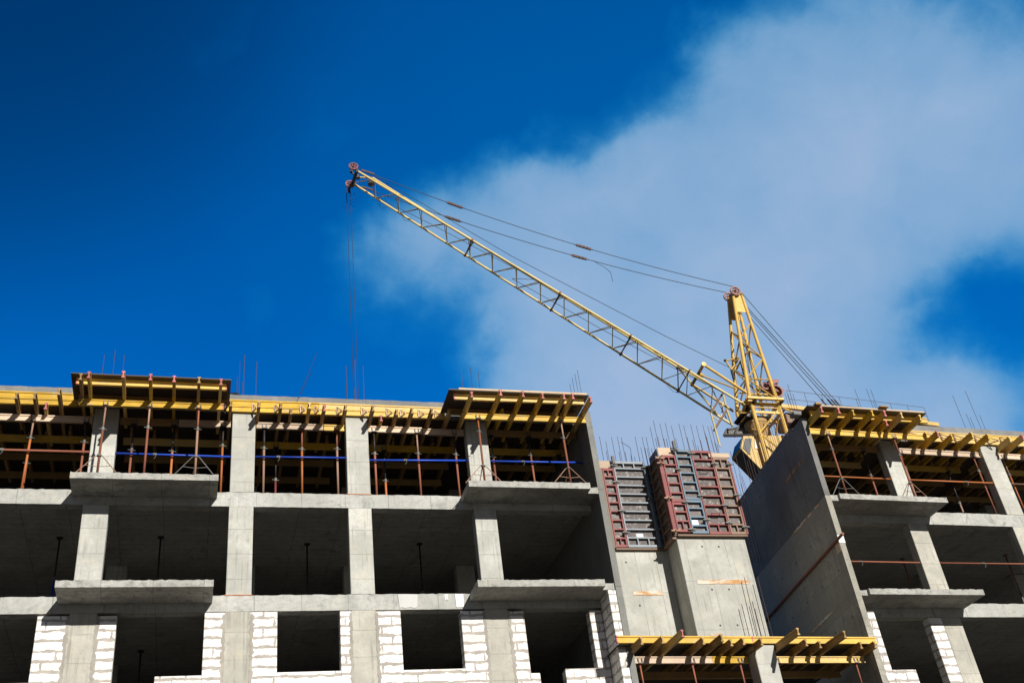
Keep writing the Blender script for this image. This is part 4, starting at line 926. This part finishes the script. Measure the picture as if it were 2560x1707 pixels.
# dangling stays below the boom foot; the brown struts have shade painted in
for mt, nm, ls in (('brown_panel', 'boom_foot_strut', (((1080, 750), (925, 1005), .3, .05), ((1135, 965), (965, 1235), .6, .06), ((935, 870), (930, 1010), .8, .03), ((930, 660), (1130, 1080), .8, .03))),
                   ('crane_pale', 'boom_foot_stay', (((925, 1005), (1045, 1440), .3, .045), ((1085, 760), (1135, 965), .6, .05), ((1135, 960), (1205, 1175), .6, .06), ((930, 1040), (1050, 1110), .8, .03), ((1060, 1080), (1085, 860), .9, .03)))):
    for q0, q1, dy, r in ls: MB().tube(onY(r2(*q0), YB + dy), onY(r2(*q1), YB + dy), r, 7).build(nm, mt, crane)
# red luffing block on the back of the head
m = MB(); Yr = YB + .7
hull = [onY(kr(*q), Yr) for q in ((650, 890), (700, 866), (757, 870), (752, 890), (710, 905), (730, 930), (785, 940), (803, 950), (790, 965), (740, 962), (690, 925), (655, 912))]
k = len(hull); m.poly([p + Vector((0, -.35, 0)) for p in hull] + [p + Vector((0, .35, 0)) for p in hull], [tuple(range(k)), tuple(range(2 * k - 1, k - 1, -1))] + [(i, k + i, k + (i + 1) % k, (i + 1) % k) for i in range(k)])
bo = m.build('luffing_block', 'crane_red', crane)
MB().ring(onY(kr(752, 935), Yr - .42), u, .42, .09, .12, 22).ring(onY(kr(668, 893), Yr - .42), u, .24, .08, .1, 18).build('block_sheave', 'crane_red', bo)
MB().path([onY(kr(*q), Yr) for q in ((755, 880), (775, 905), (795, 940))], .05, 6).build('block_chain', 'dark_steel', bo)
# counter jib to the right with its plates and railing
c0, c1 = onY(kr(795, 1052), YB + .1), onY(kr(960, 1090), YB + .1)
dv = (c1 - c0); dv.z *= .4; dv = dv.normalized()
m = MB(); m.bar(c0 - dv * .3, c0 + dv * 9.5, .18, .22); m.bar(c0 - dv * .3 + Vector((0, 1.5, 0)), c0 + dv * 9.5 + Vector((0, 1.5, 0)), .18, .22)
for i in range(8): m.bar(c0 + dv * (.3 + i * 1.25), c0 + dv * (.3 + i * 1.25) + Vector((0, 1.5, 0)), .08, .1)
m.tube(c0 + Vector((-.1, 0, -.05)), c0 + dv * 2.8 - Vector((0, 0, 1.0)), .06, 6); m.build('counter_jib', 'crane', crane)
m = MB(); p0 = c0 + dv * .2 - Vector((0, 0, .15))
m.bbox(p0.x, p0.x + 8.5, YB + .25, YB + 1.45, p0.z - .75, p0.z - .1, .03); m.build('ballast_plate', 'brown_panel', crane)
m = MB()
for i in range(9):
    p = c0 + dv * (.6 + i * 1.05); m.tube(p, p + Vector((0, 0, 1.1)), .014, 5)
for h in (.55, 1.1): m.tube(c0 + dv * .6 + Vector((0, 0, h)), c0 + dv * 9.0 + Vector((0, 0, h)), .014, 5)
m.build('railing', 'steel', crane)
# operator's cab hung on the mast
cb = [onY(kr(*q), YB - .6) for q in ((548, 1340), (640, 1300), (790, 1310))]
x0 = onY(kr(478, 1430), YB + .1).x; zc = onY(kr(548, 1340), YB - .4).z
zc += .85; x0c, x1c = bx - 1.15, bx + 2.3; y0c, y1c = YB + .3, YB + 1.45
m = MB()
prof = [(x0c + .35, zc), (x1c, zc + .15), (x1c, zc - 2.1), (x0c + .95, zc - 2.1), (x0c, zc - .75)]
m.prism(prof, y0c, y1c, lambda t, a, b: (a, t, b)); cab = m.build('cab', 'crane', crane)
m = MB()
def quad(m, p, q, r_, s_, n, t=.03):
    n = Vector(n) * t; m.poly([Vector(v) + n * .3 for v in (p, q, r_, s_)] + [Vector(v) + n for v in (p, q, r_, s_)], [(3, 2, 1, 0), (4, 5, 6, 7), (0, 1, 5, 4), (1, 2, 6, 5), (2, 3, 7, 6), (3, 0, 4, 7)])
def fp(f, y): a = Vector((x0c + .35, 0, zc)); b = Vector((x0c, 0, zc - .75)); v = a.lerp(b, f); v.y = y; return v
def gp(f, y): a = Vector((x0c, 0, zc - .75)); b = Vector((x0c + .95, 0, zc - 2.1)); v = a.lerp(b, f); v.y = y; return v
for ya, yb in ((y0c + .08, y0c + .82), (y0c + .9, y1c - .08)):
    quad(m, fp(.08, ya), fp(.08, yb), fp(.92, yb), fp(.92, ya), (-.9, 0, .4)); quad(m, gp(.06, ya), gp(.06, yb), gp(.92, yb), gp(.92, ya), (-.8, 0, -.57))
m.build('front_window', 'glass', cab)
m = MB(); quad(m, (x0c + .40, y0c, zc - .16), (x0c + .12, y0c, zc - .74), (x0c + .42, y0c, zc - 1.15), (x0c + .78, y0c, zc - .16), (0, -1, 0)); m.build('side_window', 'glass', cab)
m = MB(); quad(m, (x0c + .95, y0c, zc - .16), (x0c + .80, y0c, zc - .75), (x0c + 1.0, y0c, zc - .75), (x0c + 1.12, y0c, zc - .16), (0, -1, 0), .035); m.build('curtain', 'white', cab)

# ------------------------------------------------------------------ sun and sky
sv = Vector((.31, -1, .52)).normalized()
EL = math.asin(sv.z); AZ = math.atan2(sv.x, sv.y)
ld = bpy.data.lights.new('sun', 'SUN'); ld.energy = 5.0; ld.angle = math.radians(.5); ld.color = (1, .96, .885)
so = bpy.data.objects.new('sun', ld); COL.objects.link(so); so.location = (20, -30, 60); so.rotation_euler = sv.to_track_quat('Z', 'Y').to_euler()

w = bpy.data.worlds.new('World'); S.world = w; w.use_nodes = True
nt = w.node_tree; N = nt.nodes; Lk = nt.links; bg = N['Background']
sky = N.new('ShaderNodeTexSky'); sky.sky_type = 'NISHITA'; sky.sun_disc = False; sky.sun_elevation = EL; sky.sun_rotation = AZ
sky.altitude = 1500; sky.air_density = 1.0; sky.dust_density = .2; sky.ozone_density = 4.0
hs = N.new('ShaderNodeHueSaturation'); hs.inputs['Saturation'].default_value = 1.45; hs.inputs['Value'].default_value = 1.0; Lk.new(sky.outputs[0], hs.inputs['Color'])
tc = N.new('ShaderNodeTexCoord'); dirn = tc.outputs['Generated']
def wmath(op, a, b=0., c=0.):
    r = N.new('ShaderNodeMath'); r.operation = op
    for i, x in enumerate((a, b, c)):
        if isinstance(x, (int, float)): r.inputs[i].default_value = x
        else: Lk.new(x, r.inputs[i])
    return r.outputs[0]
def wnoise(sc, det, dist=0., off=(0, 0, 0), rough=.55):
    mp = N.new('ShaderNodeMapping'); Lk.new(dirn, mp.inputs[0]); mp.inputs['Location'].default_value = off; mp.inputs['Scale'].default_value = sc if isinstance(sc, tuple) else (sc,) * 3
    t = N.new('ShaderNodeTexNoise'); t.inputs['Scale'].default_value = 1; t.inputs['Detail'].default_value = det; t.inputs['Distortion'].default_value = dist; t.inputs['Roughness'].default_value = rough
    Lk.new(mp.outputs[0], t.inputs['Vector']); return t.outputs['Fac']
# cloud banks: soft lumps (direction, weight) summed over the sky
CL = [(893, 610, 0.040), (980, 653, -0.068), (1012, 762, -0.024), (1143, 490, 0.071), (1088, 827, 0.073), (1176, 925, 0.037), (1067, 936, 0.025), (1197, 849, -0.051), (1306, 490, 0.022), (1415, 316, -0.036), (1306, 392, 0.064), (1469, 370, -0.049), (1415, 762, 0.113), (1252, 653, 0.130), (1143, 675, 0.026), (1633, 327, 0.040), (1676, 239, 0.071), (1785, 141, -0.028), (1741, 196, 0.020), (1850, 327, 0.143), (1633, 490, 0.062), (1741, 653, 0.128), (1633, 925, 0.030), (1905, 871, 0.181), (1524, 653, 0.252), (1524, 1045, 0.117), (2068, 218, 0.219), (1959, 131, 0.051), (2068, 65, 0.103), (2177, 22, -0.032), (2395, 109, 0.031), (2395, 22, 0.050), (2547, 109, -0.034), (2286, 327, 0.094), (2286, 218, 0.041), (2547, 457, 0.154), (2449, 544, 0.144), (2536, 610, -0.073), (2286, 490, 0.109), (2122, 599, 0.079), (1959, 490, 0.023), (1981, 697, 0.177), (2177, 762, 0.085), (2122, 849, 0.061), (2286, 675, -0.103), (2318, 784, 0.015), (2449, 740, 0.077), (2449, 827, 0.016), (2536, 740, -0.015), (2547, 871, -0.098), (2340, 871, -0.076), (2340, 958, -0.135), (2460, 936, -0.093), (2286, 1034, 0.060), (2503, 1034, 0.031), (1415, 980, 0.136), (2068, 980, 0.154), (1850, 1088, 0.030), (2177, 1143, 0.272), (2503, 1143, 0.231), (1088, 370, 0.055), (980, 435, 0.065), (925, 490, 0.025), (1306, 261, 0.074), (1524, 239, 0.115), (1687, 109, -0.011), (1796, 22, -0.019), (1633, 22, -0.161), (1361, 109, -0.112), (1143, 218, -0.029), (980, 109, -0.041), (849, 610, 0.027), (871, 762, 0.070), (925, 849, 0.012), (827, 435, -0.030), (762, 707, 0.033), (816, 925, 0.021), (980, 980, -0.196), (1110, 1012, -0.067), (653, 544, -0.033), (707, 272, 0.021), (544, 871, 0.015), (435, 327, -0.022), (163, 163, -0.026), (109, 925, 0.049), (2721, 218, 0.090), (2721, 490, 0.094), (2721, 816, -0.025), (2721, 1034, 0.146), (2286, -109, -0.030), (2558, -109, 0.062), (1959, -109, -0.078), (1524, -87, 0.026), (1633, 1197, 0.402), (1361, 1154, 0.167), (1143, 1143, 0.085), (2177, 1306, 0.245), (2612, 1252, 0.176), (1741, 1361, 0.274), (-109, -65, -0.044), (-109, 261, 0.051), (-109, 424, 0.086), (-109, 751, -0.036), (-109, 914, 0.015), (65, -65, 0.071), (65, 261, -0.062), (65, 424, -0.022), (65, 588, -0.036), (65, 751, -0.063), (239, -65, 0.083), (239, 98, -0.035), (239, 261, -0.030), (239, 424, 0.010), (239, 588, 0.025), (239, 914, 0.047), (414, -65, -0.022), (414, 98, -0.013), (414, 261, 0.017), (414, 424, 0.071), (414, 588, 0.059), (414, 751, -0.027), (414, 914, -0.035), (588, -65, -0.099), (588, 98, 0.025), (588, 261, 0.064), (588, 424, -0.040), (588, 588, -0.039), (588, 751, -0.024), (588, 914, -0.068), (762, -65, -0.061), (762, 98, 0.090), (762, 424, -0.126), (762, 588, -0.020), (762, 751, 0.076), (762, 914, 0.024), (827, -65, -0.059), (827, 65, 0.101), (990, -65, 0.040), (990, 65, 0.065), (990, 196, -0.094), (1154, -65, 0.075), (1154, 65, -0.090), (1154, 196, -0.084), (1317, -65, 0.238), (1317, 65, -0.023), (1317, 196, -0.066), (1480, 65, -0.080), (1480, 196, 0.082)]
wv = N.new('ShaderNodeTexNoise'); wv.inputs['Scale'].default_value = 9; wv.inputs['Detail'].default_value = 7; wv.inputs['Roughness'].default_value = .56; Lk.new(dirn, wv.inputs['Vector'])
wo = N.new('ShaderNodeVectorMath'); wo.operation = 'SUBTRACT'; Lk.new(wv.outputs['Color'], wo.inputs[0]); wo.inputs[1].default_value = (.5, .5, .5)
wa = N.new('ShaderNodeVectorMath'); wa.operation = 'MULTIPLY_ADD'; Lk.new(wo.outputs[0], wa.inputs[0]); wa.inputs[1].default_value = (.115, .115, .115); Lk.new(dirn, wa.inputs[2])
wd = N.new('ShaderNodeVectorMath'); wd.operation = 'NORMALIZE'; Lk.new(wa.outputs[0], wd.inputs[0])
acc = None
for qx, qy, wt in CL:
    d = ray((qx, qy)).normalized(); dp = N.new('ShaderNodeVectorMath'); dp.operation = 'DOT_PRODUCT'; Lk.new(wd.outputs[0], dp.inputs[0]); dp.inputs[1].default_value = d
    mr = N.new('ShaderNodeMapRange'); mr.interpolation_type = 'SMOOTHSTEP'; Lk.new(dp.outputs['Value'], mr.inputs[0])
    mr.inputs[1].default_value = math.cos(math.atan(400 / 2743)); mr.inputs[2].default_value = 1.0; mr.inputs[3].default_value = 0; mr.inputs[4].default_value = wt
    acc = mr.outputs[0] if acc is None else wmath('ADD', acc, mr.outputs[0])
nz = wmath('SUBTRACT', wnoise(7, 6, .5, (3, 1, 2), .55), .5)
nz2 = wmath('SUBTRACT', wnoise((20, 20, 26), 7, .5, (1, 4, 2), .62), .5)
gate = wmath('MINIMUM', wmath('MAXIMUM', wmath('MULTIPLY', acc, 3.5), 0.0), 1.0)
acc = wmath('ADD', acc, wmath('MULTIPLY', gate, wmath('MULTIPLY_ADD', nz, .42, wmath('MULTIPLY', nz2, .20))))
mr = N.new('ShaderNodeMapRange'); mr.interpolation_type = 'LINEAR'; Lk.new(acc, mr.inputs[0]); mr.inputs[1].default_value = .03; mr.inputs[2].default_value = .86; mr.inputs[4].default_value = .94
lin_ = mr.outputs[0]
mr = N.new('ShaderNodeMapRange'); mr.interpolation_type = 'SMOOTHSTEP'; Lk.new(lin_, mr.inputs[0]); mr.inputs[1].default_value = .06; mr.inputs[2].default_value = .46; mr.inputs[3].default_value = 0; mr.inputs[4].default_value = .36
mask = wmath('MULTIPLY_ADD', lin_, .60, mr.outputs[0])
CLOUD = (3.35, 4.25, 6.0)
tint = N.new('ShaderNodeMix'); tint.data_type = 'RGBA'; tint.blend_type = 'MULTIPLY'; tint.inputs[0].default_value = 1; tint.inputs[7].default_value = (1, 1.16, 1.42, 1); Lk.new(hs.outputs[0], tint.inputs[6])
# unseen grey cloud sheet added behind and beside the camera to neutralise blue fill
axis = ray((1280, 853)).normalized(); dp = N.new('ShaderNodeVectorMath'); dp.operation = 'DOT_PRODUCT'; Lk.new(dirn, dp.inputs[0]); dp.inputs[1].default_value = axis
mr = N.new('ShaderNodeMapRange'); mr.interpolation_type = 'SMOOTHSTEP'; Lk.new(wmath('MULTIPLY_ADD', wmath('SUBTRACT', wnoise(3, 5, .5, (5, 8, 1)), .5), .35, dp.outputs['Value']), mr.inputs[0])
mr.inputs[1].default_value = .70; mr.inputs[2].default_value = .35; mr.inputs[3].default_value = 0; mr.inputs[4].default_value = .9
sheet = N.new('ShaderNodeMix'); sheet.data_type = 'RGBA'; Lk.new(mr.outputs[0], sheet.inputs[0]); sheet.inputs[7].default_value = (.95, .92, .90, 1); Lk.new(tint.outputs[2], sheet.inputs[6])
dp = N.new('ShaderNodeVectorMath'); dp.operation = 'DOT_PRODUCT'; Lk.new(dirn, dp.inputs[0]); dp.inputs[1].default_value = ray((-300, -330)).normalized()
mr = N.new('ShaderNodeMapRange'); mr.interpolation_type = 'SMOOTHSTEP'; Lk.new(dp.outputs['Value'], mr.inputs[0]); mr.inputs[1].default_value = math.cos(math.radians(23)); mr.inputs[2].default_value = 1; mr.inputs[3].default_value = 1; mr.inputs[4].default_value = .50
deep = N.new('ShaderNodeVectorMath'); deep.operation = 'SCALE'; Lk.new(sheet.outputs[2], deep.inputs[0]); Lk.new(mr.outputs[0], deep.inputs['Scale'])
# thin milky air in a wide ring round the cloud
dp = N.new('ShaderNodeVectorMath'); dp.operation = 'DOT_PRODUCT'; Lk.new(wd.outputs[0], dp.inputs[0]); dp.inputs[1].default_value = ray((1750, 720)).normalized()
mr = N.new('ShaderNodeMapRange'); mr.interpolation_type = 'SMOOTHSTEP'; Lk.new(dp.outputs['Value'], mr.inputs[0]); mr.inputs[1].default_value = math.cos(math.radians(27)); mr.inputs[2].default_value = math.cos(math.radians(9)); veil = mr.outputs[0]
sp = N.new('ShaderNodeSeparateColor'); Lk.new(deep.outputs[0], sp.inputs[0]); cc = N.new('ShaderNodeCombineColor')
for i, pw in enumerate((1.6, .85, .70)):      # thin cloud scatters blue before it turns white
    base = wmath('MULTIPLY_ADD', veil, (0., .20, .50)[i], sp.outputs[i])
    mk = wmath('POWER', mask, pw); Lk.new(wmath('MULTIPLY_ADD', mk, wmath('SUBTRACT', CLOUD[i], base), base), cc.inputs[i])
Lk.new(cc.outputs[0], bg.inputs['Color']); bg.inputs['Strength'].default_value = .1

# ------------------------------------------------------------------ render settings
S.render.engine = 'CYCLES'
S.view_settings.view_transform = 'Standard'; S.view_settings.look = 'None'; S.view_settings.exposure = .25; S.view_settings.gamma = 1
S.cycles.max_bounces = 6; S.cycles.diffuse_bounces = 4
